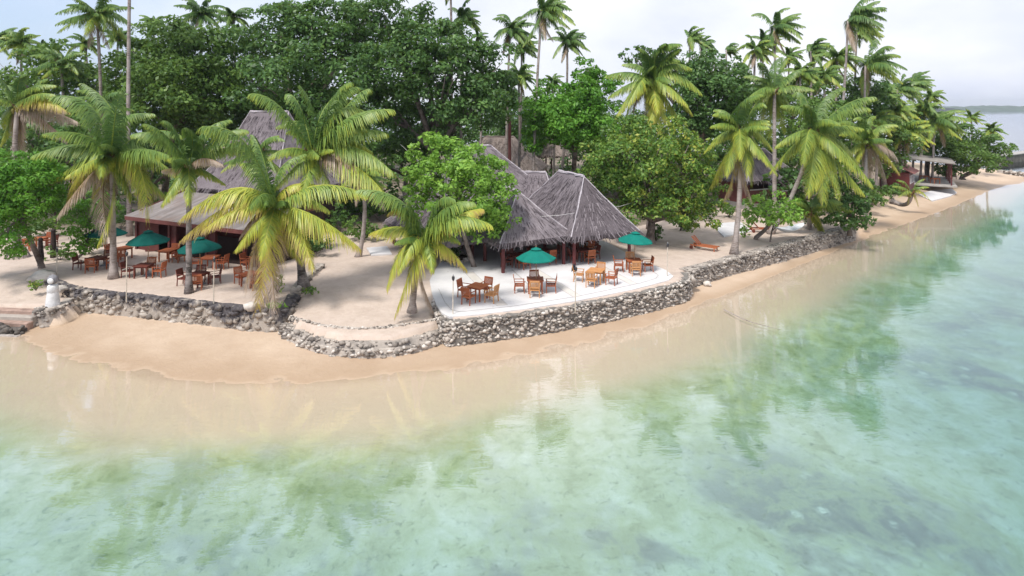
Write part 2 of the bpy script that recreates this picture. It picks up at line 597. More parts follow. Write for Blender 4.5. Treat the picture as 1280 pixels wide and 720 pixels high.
def ground_mat():
    t = NT('ground_sand')
    p = t.pos(False)
    s = t.n('ShaderNodeSeparateXYZ')
    t.l(p, s.inputs[0])
    z = s.outputs['Z']
    litter = attr(t, 'litter')
    land = attr(t, 'land')
    big = t.noise(0.22, 5, 0.6, p)
    mid = t.noise(1.3, 5, 0.65, p)
    fine = t.noise(14.0, 4, 0.7, p)
    # land sand (pinkish beige) and beach sand (warmer)
    dry = t.ramp(mid, [(0.3, (0.48, 0.39, 0.33)), (0.7, (0.57, 0.475, 0.41))])
    beach = t.ramp(t.math('ADD', t.math('MULTIPLY', mid, 0.45), t.math('MULTIPLY', big, 0.55)), [(0.35, (0.47, 0.355, 0.262)), (0.65, (0.55, 0.43, 0.325))])
    col = t.mix(land, beach, dry)
    col = t.mix(t.rng(fine, 0.55, 0.85, 0, 0.30), col, (0.36, 0.27, 0.20))
    # wet band above the waterline; sand colour below brightened for light lost in reflection
    zn = t.math('ADD', z, t.math('MULTIPLY', t.math('SUBTRACT', big, 0.5), 0.10))
    wet = t.math('MULTIPLY', t.rng(zn, SEA + 0.17, SEA + 0.0, 0, 1, True), t.math('SUBTRACT', 1.0, land))
    col = t.mix(t.math('MULTIPLY', wet, t.rng(z, SEA - 0.02, SEA + 0.01, 0.0, 0.55)), col, (0.36, 0.245, 0.155))
    col = t.mix(t.math('MULTIPLY', t.rng(z, SEA + 0.01, SEA - 0.02, 0.0, 0.8), t.math('SUBTRACT', 1.0, land)), col, (0.60, 0.47, 0.345))
    # sea bed: pale sand with algae patches and scattered debris
    under = t.rng(z, SEA - 0.09, SEA - 0.32, 0, 1, True)
    bedp = t.n('ShaderNodeMapping')
    bedp.inputs['Scale'].default_value = (1.0, 1.0, 0.0)
    t.l(p, bedp.inputs[0])
    b1 = t.noise(0.16, 5, 0.62, bedp.outputs[0], 0.6)
    b2 = t.noise(0.75, 6, 0.70, bedp.outputs[0], 0.4)
    bed = t.ramp(b2, [(0.32, (0.29, 0.31, 0.155)), (0.46, (0.43, 0.44, 0.265)), (0.58, (0.51, 0.505, 0.37)), (0.72, (0.60, 0.585, 0.48))])
    patch = t.math('MULTIPLY', t.rng(b1, 0.47, 0.62, 0, 1, True), t.rng(b2, 0.36, 0.58, 0.15, 1, True))
    deep = t.rng(z, SEA - 0.35, SEA - 0.9, 0.25, 1, True)
    bed = t.mix(t.math('MULTIPLY', t.math('MULTIPLY', patch, deep), 0.88), bed, (0.10, 0.125, 0.105))
    b3 = t.noise(3.2, 5, 0.75, bedp.outputs[0], 0.5)
    bed = t.mix(t.math('MULTIPLY', t.rng(b3, 0.55, 0.68, 0, 0.65), t.rng(z, SEA - 0.2, SEA - 0.5, 0.25, 1)), bed, (0.10, 0.135, 0.055))
    b4 = t.noise(11.0, 4, 0.75, bedp.outputs[0], 1.2)
    bed = t.mix(t.rng(b4, 0.63, 0.71, 0, 0.6), bed, (0.09, 0.10, 0.05))
    vo = t.n('ShaderNodeTexVoronoi')
    vo.inputs['Scale'].default_value = 1.1
    t.l(bedp.outputs[0], vo.inputs['Vector'])
    cor = t.math('MULTIPLY', t.rng(vo.outputs['Distance'], 0.30, 0.12, 0, 1), t.math('MULTIPLY', patch, deep))
    bed = t.mix(t.math('MULTIPLY', cor, t.rng(b3, 0.40, 0.55, 0, 0.9)), bed, (0.70, 0.68, 0.56))
    col = t.mix(under, col, bed)
    # forest floor
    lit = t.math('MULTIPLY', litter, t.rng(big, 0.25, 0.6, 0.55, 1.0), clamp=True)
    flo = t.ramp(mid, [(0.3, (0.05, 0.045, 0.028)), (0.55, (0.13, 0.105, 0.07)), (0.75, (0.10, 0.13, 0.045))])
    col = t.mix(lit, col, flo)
    rough = t.rng(wet, 0, 1, 0.9, 0.45)
    foot = t.noise(3.4, 3, 0.5, p, 0.6)
    spk = t.noise(9.0, 3, 0.8, p, 0.8)
    spk2 = t.math('MULTIPLY', t.rng(spk, 0.70, 0.74, 0, 0.7), t.rng(big, 0.40, 0.60, 0.0, 1.0))
    col = t.mix(t.math('MULTIPLY', spk2, land), col, (0.16, 0.11, 0.07))
    col = t.mix(t.math('MULTIPLY', t.rng(foot, 0.46, 0.36, 0, 0.28), land), col, (0.42, 0.325, 0.265))
    h = t.math('ADD', t.math('ADD', t.math('MULTIPLY', mid, 0.6), t.math('MULTIPLY', fine, 0.35)), t.math('MULTIPLY', foot, 0.9))
    return t.done(t.bsdf(col, rough, t.bump(h, 0.06, 0.55), spec=0.25))


def water_mat():
    t = NT('sea_water')
    p = t.pos(False)
    mp = t.n('ShaderNodeMapping')
    mp.inputs['Rotation'].default_value = (0, 0, R(-18))
    mp.inputs['Scale'].default_value = (0.55, 1.5, 1)
    t.l(p, mp.inputs[0])
    a = t.noise(0.9, 4, 0.55, mp.outputs[0], 0.4)
    b = t.noise(3.6, 3, 0.6, mp.outputs[0], 0.3)
    calm = t.noise(0.06, 3, 0.5, p, 0.5)
    amp = t.rng(calm, 0.35, 0.65, 0.35, 1.0)
    h = t.math('MULTIPLY', t.math('ADD', t.math('MULTIPLY', a, 0.75), t.math('MULTIPLY', b, 0.22)), amp)
    nrm = t.bump(h, 0.06, 0.22)
    fr = t.n('ShaderNodeFresnel')
    fr.inputs['IOR'].default_value = 2.35
    t.l(nrm, fr.inputs['Normal'])
    g = t.n('ShaderNodeNewGeometry')
    fac = t.math('MULTIPLY', fr.outputs[0], t.math('SUBTRACT', 1.0, g.outputs['Backfacing']))
    gl = t.n('ShaderNodeBsdfGlossy')
    gl.inputs['Roughness'].default_value = 0.015
    gl.inputs['Color'].default_value = (0.95, 0.97, 1.0, 1)
    t.l(nrm, gl.inputs['Normal'])
    tr = t.n('ShaderNodeBsdfTransparent')
    m = t.n('ShaderNodeMixShader')
    t.l(fac, m.inputs[0])
    t.l(tr.outputs[0], m.inputs[1])
    t.l(gl.outputs[0], m.inputs[2])
    va = t.n('ShaderNodeVolumeAbsorption')
    va.inputs['Color'].default_value = (0.53, 0.775, 0.80, 1)
    va.inputs['Density'].default_value = 0.88
    t.l(va.outputs[0], t.out.inputs['Volume'])
    return t.done(m.outputs[0])


M['ground'] = ground_mat()
M['water'] = water_mat()
M['hill'] = plain('hill_forest', (0.050, 0.085, 0.055), 0.9, 0.5, 0.02)

# ------------------------------------------------------------------ shore lines and ground
water_px = [(-120, 405), (-40, 412), (0, 418), (30, 422), (52, 434), (80, 446), (130, 458), (200, 471), (280, 479), (350, 480), (430, 475), (500, 468), (560, 462),
            (640, 447), (720, 432), (800, 410), (860, 386), (920, 363), (1000, 331), (1060, 307), (1120, 284), (1180, 262), (1230, 240), (1280, 223)]
WL = [G(a, b, SEA) for a, b in water_px]
WLx = [(-400.0, 30.0), (-120.0, 31.0)] + [(q.x, q.y) for q in WL] + [(92.0, 109.0), (86.0, 120.0), (62.0, 140.0), (30.0, 165.0), (-60.0, 190.0), (-400.0, 200.0)]
left_wall_px = [(48, 347), (60, 353), (75, 358), (95, 364), (150, 370), (200, 375), (260, 382), (310, 388), (345, 390), (365, 384), (373, 367)]
terr_wall_px = [(541, 374), (543, 384), (549, 395), (556, 403), (566, 403), (620, 397), (700, 386), (780, 371), (846, 356), (858, 353), (864, 347), (862, 340)]
right_wall_px = [(862, 340), (880, 335.5), (920, 324), (985, 307), (1030, 294), (1070, 283)]
low_wall_px = [(352, 404), (366, 413), (385, 421), (420, 428), (470, 430), (520, 424), (555, 412)]
LW = [G(*q) for q in left_wall_px]
TW = [G(*q) for q in terr_wall_px]
RW = [G(*q) for q in right_wall_px]
LOW = [G(a, b, -0.6) for a, b in low_wall_px]
LAND = [(-300.0, 36.0), (-60.0, 36.5), (LW[0].x - 2.0, 36.8)] + [(q.x, q.y) for q in LW] + \
       [tuple(G(400, 341).xy), tuple(G(440, 334).xy), tuple(G(500, 334).xy), tuple(G(534, 348).xy)] + [(q.x, q.y) for q in TW] + [(q.x, q.y) for q in RW] + \
       [(34.0, 60.0), (45.0, 76.0), (62.0, 92.0), (76.0, 108.0), (60.0, 125.0), (28.0, 150.0), (-60.0, 176.0), (-300.0, 180.0)]
LAWN = [(q.x, q.y) for q in LOW] + [tuple(G(545, 386).xy), tuple(G(534, 348).xy), tuple(G(500, 334).xy), tuple(G(440, 334).xy), tuple(G(400, 341).xy), tuple(G(372, 368).xy), tuple(G(358, 396, -0.2).xy)]
LOWERLEFT = [(-300.0, 32.4), (-60.0, 32.4)] + [tuple(G(a, b, -0.45).xy) for a, b in ((-60, 386), (-10, 386), (42, 386), (62, 392), (80, 388), (96, 376))] + [tuple(G(75, 358).xy), tuple(G(48, 347).xy), (-60.0, 37.5), (-300.0, 37.5)]


def inside(poly, X, Y):
    r = np.zeros(X.shape, dtype=bool)
    n = len(poly)
    for i in range(n):
        x0, y0 = poly[i]
        x1, y1 = poly[(i + 1) % n]
        if y0 == y1:
            continue
        c = ((y0 > Y) != (y1 > Y)) & (X < (x1 - x0) * (Y - y0) / (y1 - y0) + x0)
        r ^= c
    return r


def dist(poly, X, Y, closed=False):
    d = np.full(X.shape, 1e9)
    n = len(poly)
    for i in range(n if closed else n - 1):
        x0, y0 = poly[i]
        x1, y1 = poly[(i + 1) % n]
        dx, dy = x1 - x0, y1 - y0
        L = dx * dx + dy * dy + 1e-9
        t = np.clip(((X - x0) * dx + (Y - y0) * dy) / L, 0, 1)
        d = np.minimum(d, np.hypot(X - x0 - t * dx, Y - y0 - t * dy))
    return d


def sstep(a, b, v):
    t = np.clip((v - a) / (b - a), 0, 1)
    return t * t * (3 - 2 * t)


def wob(X, Y, s, seed=0.0):
    return (np.sin(X * s + 1.3 * np.sin(Y * s * 0.7 + seed)) + np.sin(Y * s * 1.3 + 1.7 * np.sin(X * s * 0.6 + seed * 2)) + np.sin((X + Y) * s * 0.53 + seed)) / 3


def axis(lo, hi, step, out_lo, out_hi):
    core = np.arange(lo, hi + 1e-6, step)
    a, s = [], step
    v = lo
    while v > out_lo:
        s *= 1.22
        v -= s
        a.append(max(v, out_lo))
    b, s = [], step
    v = hi
    while v < out_hi:
        s *= 1.22
        v += s
        b.append(min(v, out_hi))
    return np.concatenate([np.array(a[::-1]), core, np.array(b)])


gx = axis(-38, 46, 0.3, -9000, 9000)
gy = axis(12, 60, 0.3, -200, 12000)
GX, GY = np.meshgrid(gx, gy)
isl = inside(WLx, GX, GY)
dsh = dist(WLx, GX, GY)
right = sstep(25.0, 32.0, GX)
slope_l = (0.03 + 0.13 * sstep(6.0, 15.0, GX)) * np.minimum(dsh, 8) + 0.01 * np.maximum(0, np.minimum(dsh, 6) - 1.0)
slope_r = 0.05 * np.minimum(dsh, 2.5) + 0.19 * np.maximum(0, dsh - 2.5)
up = SEA + (1 - right) * slope_l + right * slope_r
up = np.minimum(up, np.where(right > 0.5, 0.04, -0.25))
dn = SEA - (0.032 * np.minimum(dsh, 3.5) + 0.078 * np.clip(dsh - 3.5, 0, 11) + 0.09 * np.clip(dsh - 14.5, 0, 40) + 0.02 * np.clip(dsh - 54, 0, 150))
dn += 0.06 * wob(GX, GY, 0.7, 1.0) * sstep(2, 7, dsh) + 0.18 * wob(GX, GY, 0.23, 3.0) * sstep(5, 16, dsh)
GZ = np.where(isl, up, dn)
lawn = inside(LAWN, GX, GY) & (dist([(q.x, q.y) for q in LOW], GX, GY) > 0.3)
lz = -0.38 * (1 - sstep(29.5, 37.0, GY)) - 0.22 * (1 - sstep(27.9, 29.4, GY))
GZ = np.where(lawn, lz, GZ)
ll = inside(LOWERLEFT, GX, GY) & (dist(LOWERLEFT[2:6], GX, GY) > 0.3)
GZ = np.where(ll, -0.42 + 0.4 * sstep(34.0, 37.0, GY), GZ)
lnd = inside(LAND, GX, GY)
WALLS = [[(q.x, q.y) for q in W_] for W_ in (LW, TW, RW)]
for W_ in WALLS:
    lnd &= dist(W_, GX, GY) > 0.34
GZ = np.where(lnd, np.maximum(GZ, 0.0), GZ)
GZ = GZ + np.where(isl, 0.018 * wob(GX, GY, 2.1, 0.5) + 0.012 * wob(GX, GY, 4.7, 2.5), 0)
land_a = (lnd | lawn | ll).astype(float) * (1 - 0.75 * right)
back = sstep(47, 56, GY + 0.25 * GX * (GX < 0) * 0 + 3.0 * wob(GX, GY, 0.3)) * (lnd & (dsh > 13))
ny, nx = GX.shape
idx = np.arange(ny * nx).reshape(ny, nx)
Q = np.stack([idx[:-1, :-1], idx[:-1, 1:], idx[1:, 1:], idx[1:, :-1]], -1).reshape(-1, 4)
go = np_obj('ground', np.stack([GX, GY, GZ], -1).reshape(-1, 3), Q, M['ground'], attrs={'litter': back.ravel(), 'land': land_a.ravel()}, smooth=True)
tag(go, kind='structure')

wb = MB().box((0, 5950, SEA - 12), (17000, 12100, 24))
wo_ = wb.build('water', M['water'])
tag(wo_, kind='structure')

# far hills across the water
mb = MB()
prof = []
for i in range(60):
    u = i / 59
    px = 1186 + 190 * u
    hgt = (9.5 * math.sin(min(1, u * 4.0) * 1.57) * (0.62 + 0.25 * math.sin(u * 17 + 1) + 0.13 * math.sin(u * 41)))
    prof.append((px, max(0.3, hgt)))
DH = 2600.0
vs, fs = [], []
for px, h in prof:
    x = (px - 640) * DH / F
    zt = HC + h * DH / F * 0.24
    for (dy, z) in ((-90, SEA - 1), (0, zt * 0.55), (110, zt), (320, SEA - 1)):
        vs.append((x + random.uniform(-5, 5), DH + dy + random.uniform(-25, 25), z + (random.uniform(-2.5, 2.5) if z > 0 else 0)))
for i in range(59):
    for k in range(3):
        a = i * 4 + k
        fs.append((a, a + 4, a + 5, a + 1))
mb.add(vs, fs)
tag(mb.build('hills', M['hill'], smooth=True), kind='structure')

# thin sea air that lets the far hills fade
hz = MB().box((0, 3200, 22), (9000, 6500, 96)).build('haze', None)
hz.data.materials.clear()
ht = NT('sea_air')
pv_ = ht.n('ShaderNodeVolumePrincipled')
pv_.inputs['Color'].default_value = (0.86, 0.92, 1.0, 1)
pv_.inputs['Density'].default_value = 0.00016
pv_.inputs['Anisotropy'].default_value = 0.2
ht.l(pv_.outputs[0], ht.out.inputs['Volume'])
hz.data.materials.append(ht.mat)
tag(hz, kind='stuff')

# ------------------------------------------------------------------ terrace slab
slab_px = [(537, 351), (540, 368), (546, 383), (552, 392), (562, 397), (600, 394), (660, 386.5), (720, 377), (790, 363), (836, 351), (842, 346), (832, 338), (806, 328), (785, 318), (760, 304), (700, 285), (640, 284), (590, 298), (556, 318)]
slab = [G(*q) for q in slab_px]


def poly_slab(mb, pts, z0, z1, mi=0):
    n = len(pts)
    vs = [(q.x, q.y, z1) for q in pts] + [(q.x, q.y, z0) for q in pts]
    tris = tessellate_polygon([[Vector((q.x, q.y, 0)) for q in pts]])
    fs = []
    for t in tris:
        a, b, c = [vs[i] for i in t]
        ar = (b[0] - a[0]) * (c[1] - a[1]) - (b[1] - a[1]) * (c[0] - a[0])
        fs.append(tuple(t) if ar > 0 else tuple(reversed(t)))
    for i in range(n):
        j = (i + 1) % n
        fs.append((i, j, j + n, i + n))
    mb.add(vs, fs, mi)


mb = MB()
poly_slab(mb, slab, -0.3, 0.045)


def strip(mb, a, b, wd, z, mi):
    a, b = Vector(a), Vector(b)
    d = (b - a).normalized()
    s = Vector((-d.y, d.x, 0)) * wd / 2
    mb.add([(a.x - s.x, a.y - s.y, z), (b.x - s.x, b.y - s.y, z), (b.x + s.x, b.y + s.y, z), (a.x + s.x, a.y + s.y, z)], [(0, 1, 2, 3)], mi)


def pstrip(p0, p1, wd, mi, z):
    strip(mb, G(*p0), G(*p1), wd, z, mi)


for p0, p1, wd in (((586, 341), (628, 383), 0.55), ((668, 338), (722, 372), 0.5), ((720, 318), (792, 356), 0.5), ((640, 338), (664, 360), 0.05)):
    pstrip(p0, p1, wd, 1, 0.050)
    a, b = G(*p0), G(*p1)
    d = (b - a).normalized()
    s = Vector((-d.y, d.x, 0)) * (wd / 2)
    for sg in (-1, 1):
        strip(mb, a + s * sg, b + s * sg, 0.035, 0.054, 2)
inner = [(548, 362), (556, 379), (564, 388), (575, 391), (640, 384), (720, 372), (800, 355), (820, 349), (823, 345), (812, 337)]
for a, b in zip(inner[:-1], inner[1:]):
    pstrip(a, b, 0.04, 2, 0.058)
tag(mb.build('pavement', [M['concrete'], M['concrete_band'], M['joint']]), kind='structure')

# ------------------------------------------------------------------ stone walls
ICO = bmesh.new()
bmesh.ops.create_icosphere(ICO, subdivisions=1, radius=1.0)
ICO_V = np.array([v.co[:] for v in ICO.verts])
ICO.verts.index_update()
ICO_F = np.array([[v.index for v in f.verts] for f in ICO.faces])
ICO.free()
ICO0 = bmesh.new()
bmesh.ops.create_icosphere(ICO0, subdivisions=2, radius=1.0)
ICO0.verts.index_update()
ICO2_V = np.array([v.co[:] for v in ICO0.verts])
ICO2_F = np.array([[v.index for v in f.verts] for f in ICO0.faces])
ICO0.free()


def stones(name, items, mat, parent=None, fine=False):
    """items: (center, (sx,sy,sz)) -> one mesh of rough stones."""
    BV, BF = (ICO2_V, ICO2_F) if fine else (ICO_V, ICO_F)
    Vs, Fs = [], []
    o = 0
    for c, s in items:
        v = BV * (1 + RNG.uniform(-0.36, 0.30, (len(BV), 1)))
        a = RNG.uniform(0, 6.28)
        ca, sa = math.cos(a), math.sin(a)
        v = v @ np.array([[ca, -sa, 0], [sa, ca, 0], [0, 0, 1]])
        Vs.append(v * np.array(s) + np.array(c))
        Fs.append(BF + o)
        o += len(BV)
    return np_obj(name, np.concatenate(Vs), np.concatenate(Fs), mat, parent)


def resample(pts, step):
    out = []
    for a, b in zip(pts[:-1], pts[1:]):
        L = (b - a).length
        n = max(1, int(L / step))
        for i in range(n):
            out.append(a.lerp(b, i / n))
    out.append(pts[-1])
    return out


def smooth_path(pts, it=2):
    for _ in range(it):
        q = [pts[0]]
        for a, b in zip(pts[:-1], pts[1:]):
            q += [a.lerp(b, 0.25), a.lerp(b, 0.75)]
        q.append(pts[-1])
        pts = q
    return pts


def wall(name, label, path, z_top, z_bot, thick, size, mat, cap=True, dens=1.0, inward=1, core=None, pebble=1.0):
    """A dry stone wall that follows path (front face), thickness going inland."""
    pts = resample(smooth_path(path), 0.25)
    root = empty(name, (pts[0].x, pts[0].y, z_bot), 0, label, 'wall')
    off = Vector(root.location)
    n = len(pts)
    nrm = []
    for i in range(n):
        d = (pts[min(i + 1, n - 1)] - pts[max(i - 1, 0)])
        d.z = 0
        d.normalize()
        nrm.append(Vector((-d.y, d.x, 0)) * inward)       # inland
    mb = MB()
    vs, fs = [], []
    for i in range(n):
        jt = random.uniform(-0.03, 0.03)
        q, m = pts[i], nrm[i]
        ft = q + m * (0.10 + jt * 0.5)
        fb = q - m * 0.02
        bk = q + m * thick
        for p_, z in ((fb, z_bot), (ft, z_top - 0.03 + jt), (bk, z_top - 0.02 + jt), (bk, z_bot)):
            vs.append((p_.x - off.x, p_.y - off.y, z - off.z))
    for i in range(n - 1):
        for k in range(4):
            a, b = i * 4 + k, i * 4 + (k + 1) % 4
            fs.append((a, a + 4, b + 4, b) if inward < 0 else (b, b + 4, a + 4, a))
    fs += [(0, 1, 2, 3), tuple((n - 1) * 4 + k for k in (3, 2, 1, 0))]
    mb.add(vs, fs)
    mb.build('wall_core', core or mat, root)
    items = []
    L = sum((b - a).length for a, b in zip(pts[:-1], pts[1:]))
    H = z_top - z_bot
    cnt = int(L * H / (size * size * 2.2) * dens)
    for _ in range(cnt):
        u = random.uniform(0, n - 1.001)
        i = int(u)
        q = pts[i].lerp(pts[i + 1], u - i)
        m = nrm[i]
        k = random.random() ** 0.8
        z = z_bot + H * k
        c = q + m * (0.04 * k + random.uniform(-0.03, 0.05)) - off
        s = size * random.choice((0.45, 0.6, 0.8, 1.0, 1.35))
        items.append(((c.x, c.y, z - off.z), (s * random.uniform(0.8, 1.3), s * random.uniform(0.6, 1.0), s * random.uniform(0.55, 0.9))))
    if cap:
        for _ in range(int(L * thick / (size * size * 5) * dens * pebble)):
            u = random.uniform(0, n - 1.001)
            i = int(u)
            q = pts[i].lerp(pts[i + 1], u - i)
            k = random.random()
            c = q + nrm[i] * (0.02 + (thick - 0.05) * k) - off
            s = size * random.uniform(0.5, 1.0)
            items.append(((c.x, c.y, z_top - off.z - s * 0.28), (s, s * 0.8, s * 0.5)))
    stones('stone_facing', items, mat, root)
    return root


wall('stone_wall', 'dark mottled coral stone seawall below the restaurant terrace with statue at its end', LW, 0.06, -1.3, 0.55, 0.17, M['stone_lichen'], dens=1.1)
wall('stone_wall', 'tall rubble seawall in front of the white concrete terrace', TW, -0.02, -1.45, 0.55, 0.10, M['stone'], dens=1.7, pebble=0.3, core=M['mortar_dark'])
wall('stone_wall', 'long straight seawall running from the concrete terrace to the dark bush', RW, 0.06, -1.4, 0.85, 0.105, M['stone_pale'], dens=1.4)
wall('stone_wall', 'low curved two-tier stone wall below the open sand court', LOW, -0.6, -0.86, 0.45, 0.12, M['stone_pale'], dens=1.2)
low2 = [Vector((q.x, q.y - 0.28, -0.86)) for q in LOW]
wall('stone_wall', 'bottom dark step of the curved stone wall on the beach', low2, -0.84, -1.35, 0.45, 0.12, M['stone'], dens=1.2)
curb = [G(a, b, -0.36) for a, b in ((360, 396), (400, 408), (440, 412), (490, 410), (548, 400))]
wall('stone_kerb', 'thin line of small stones edging the open sand court', curb, -0.28, -0.5, 0.14, 0.07, M['stone'], dens=0.8)
side = [G(a, b) for a, b in ((374, 366), (385, 352), (398, 342), (406, 334))]
wall('stone_wall', 'low pale rock edging beside the dark palm trunk', side, 0.26, -0.2, 0.5, 0.16, M['stone_pale'])
wall('stone_wall', 'low curved rock ledge in front of the white statue', [G(a, b, -0.42) for a, b in ((40, 388), (60, 391), (80, 386), (95, 374))], -0.30, -1.2, 0.5, 0.15, M['stone_pale'])

# weathered steps at the far left of the beach
st = G(10, 388, -0.42)
root = empty('stone_steps', (st.x, st.y, -1.3), R(-6), 'weathered grey and rust stained stone steps down to the sand', 'steps')
for k in range(4):
    mbk = MB().box((random.uniform(-.05, .05), 0.30 - 0.34 * k, 0.80 - 0.20 * k - 0.25), (3.2 + 0.08 * k, 0.42, 0.62), bev=0.04)
    mbk.build('step', M['stone_pale'] if k % 2 else plain('rusty_step', (0.34, 0.24, 0.20), 0.9, 0.35, 2.2, 0.1, 0.02), root)
its = []
for k in range(70):
    its.append(((random.uniform(-1.7, 1.8), -1.05 + random.uniform(-.12, .3), random.uniform(0.0, 0.4)), (random.uniform(.1, .2),) * 3))
stones('rubble', its, M['stone'], root)
mbk = MB().box((0.1, -1.25, 0.02), (3.6, 0.25, 0.16), bev=0.03)
mbk.build('footing', M['mortar'], root)


def boulder(px, py, z, r, label, mat='stone', sq=(1.2, 1, 0.8)):
    g = G(px, py, z)
    o = stones('boulder', [((0, 0, 0), (r * sq[0], r * sq[1], r * sq[2]))], M[mat], fine=True)
    o.location = (g.x, g.y, z + r * 0.25)
    tag(o, label, 'rock')
    return o


boulder(52, 350, 0, 0.55, 'dark round boulder under the leaning grey trunk')
boulder(314, 385, 0.05, 0.36, 'black block of rock on the seawall beside the drooping palm')
boulder(884, 356, -1.0, 0.22, 'lone brown rock on the sand below the straight seawall')
boulder(77, 362, 0.05, 0.25, 'small dark rock on the wall near the statue')
boulder(861, 352, -0.5, 0.4, 'pale rock at the junction of the two seawalls', 'stone_pale')

# ------------------------------------------------------------------ furniture
def make_chair(mat):
    root = empty('armchair', (0, 0, 0))
    mb = MB()
    for k in range(6):
        mb.box((0, -0.20 + 0.085 * k, 0.43), (0.50, 0.07, 0.022))
    mb.box((0, 0.25, 0.405), (0.52, 0.03, 0.06)).box((0, -0.245, 0.405), (0.52, 0.03, 0.06))
    mb.box((-0.25, 0, 0.405), (0.03, 0.50, 0.06)).box((0.25, 0, 0.405), (0.03, 0.50, 0.06))
    mb.build('seat', mat, root)
    mb = MB()
    mb.bar((-0.25, -0.25, 0.44), (-0.25, -0.34, 0.92), 0.045, 0.04).bar((0.25, -0.25, 0.44), (0.25, -0.34, 0.92), 0.045, 0.04)
    mb.bar((-0.27, -0.335, 0.90), (0.27, -0.335, 0.90), 0.03, 0.09)
    mb.bar((-0.25, -0.265, 0.55), (0.25, -0.265, 0.55), 0.03, 0.05)
    for k in range(9):
        x = -0.20 + 0.05 * k
        mb.bar((x, -0.268, 0.56), (x, -0.330, 0.87), 0.034, 0.015)
    mb.build('backrest', mat, root)
    for sx in (-1, 1):
        MB().bar((sx * 0.265, 0.25, 0), (sx * 0.265, 0.25, 0.64), 0.045, 0.045).build('leg', mat, root)
        MB().bar((sx * 0.25, -0.28, 0), (sx * 0.25, -0.25, 0.44), 0.045, 0.045).build('leg', mat, root)
        MB().box((sx * 0.27, 0.0, 0.655), (0.065, 0.60, 0.028), bev=0.006).build('armrest', mat, root)
    return root


def make_table(mat, s=0.92, slats=True):
    root = empty('table', (0, 0, 0))
    mb = MB()
    n = 8
    for k in range(n):
        y = -s / 2 + s * (k + 0.5) / n
        mb.box((0, y, 0.735), (s - 0.10, s / n - 0.006, 0.03))
    mb.box((-s / 2 + 0.025, 0, 0.735), (0.06, s, 0.036)).box((s / 2 - 0.025, 0, 0.735), (0.06, s, 0.036))
    mb.box((0, 0, 0.742), (0.02, s - 0.02, 0.032))
    mb.build('tabletop', mat, root)
    mb = MB()
    for sx in (-1, 1):
        mb.box((sx * (s / 2 - 0.09), 0, 0.67), (0.025, s - 0.2, 0.09))
        mb.box((0, sx * (s / 2 - 0.09), 0.67), (s - 0.2, 0.025, 0.09))
    mb.build('apron', mat, root)
    for sx in (-1, 1):
        for sy in (-1, 1):
            MB().box((sx * (s / 2 - 0.09), sy * (s / 2 - 0.09), 0.36), (0.07, 0.07, 0.72)).build('leg', mat, root)
    return root


def make_umbrella(canvas, r=1.12, top=2.55, rim=1.92):
    root = empty('parasol', (0, 0, 0))
    n = 8
    vs, fs = [], []
    rings = 5
    for i in range(rings + 1):
        u = i / rings
        for k in range(n * 2):
            a = math.pi * k / n
            sag = 1.0 if k % 2 == 0 else (1 - 0.075 * u)
            rr = r * u * sag
            zz_ = top - 0.10 - (top - 0.10 - rim) * (u ** 1.12) - (0.02 * u if k % 2 else 0)
            vs.append((rr * math.cos(a), rr * math.sin(a), zz_))
    N = n * 2
    for i in range(rings):
        for k in range(N):
            a, b = i * N + k, i * N + (k + 1) % N
            fs.append((a, a + N, b + N, b))
    # short hem
    o = len(vs)
    for k in range(N):
        v = vs[rings * N + k]
        vs.append((v[0] * 1.005, v[1] * 1.005, v[2] - 0.05))
    for k in range(N):
        a, b = rings * N + k, rings * N + (k + 1) % N
        fs.append((a, o + k, o + (k + 1) % N, b))
    can = MB().add(vs, fs).build('canopy', canvas, root)
    vs, fs = [], []
    for k in range(N):
        a = math.pi * k / n
        vs.append((0.30 * math.cos(a), 0.30 * math.sin(a), top - 0.155))
    vs.append((0, 0, top - 0.03))
    for k in range(N):
        fs.append((k, (k + 1) % N, N))
    MB().add(vs, fs).build('vent', canvas, can)
    MB().tube([(0, 0, 0.03), (0, 0, top - 0.04)], 0.026, 8).build('pole', M['metal_pole'], root)
    MB().lathe([(0.022, 0), (0.03, 0.03), (0.018, 0.06), (0.004, 0.11)], (0, 0, top - 0.04), 8).build('finial', M['metal_pole'], root)
    MB().lathe([(0.26, 0), (0.26, 0.035), (0.20, 0.06), (0.05, 0.075), (0.045, 0.28)], (0, 0, 0), 16).build('base', M['grey_paint'], root)
    for k in range(n):
        a = 2 * math.pi * k / n
        MB().bar((0.05 * math.cos(a), 0.05 * math.sin(a), top - 0.17), (r * 0.97 * math.cos(a), r * 0.97 * math.sin(a), rim - 0.015), 0.018, 0.02).build('rib', M['metal_pole'], root)
    return root


chairs = {}
tables = {}


def chair_at(pos, face, mat, label, group):
    c = copy_tree(chairs[mat]) if mat in chairs else make_chair(M[mat])
    chairs.setdefault(mat, c)
    c.location = pos
    c.rotation_euler = (0, 0, face - math.pi / 2 + random.uniform(-0.08, 0.08))
    tag(c, label, 'chair', group)
    return c


def table_at(pos, yaw, mat, label, group):
    c = copy_tree(tables[mat]) if mat in tables else make_table(M[mat])
    tables.setdefault(mat, c)
    c.location = pos
    c.rotation_euler = (0, 0, yaw)
    tag(c, label, 'table', group)
    return c


GT, GC = 'square wooden dining tables', 'wooden armchairs round the dining tables'
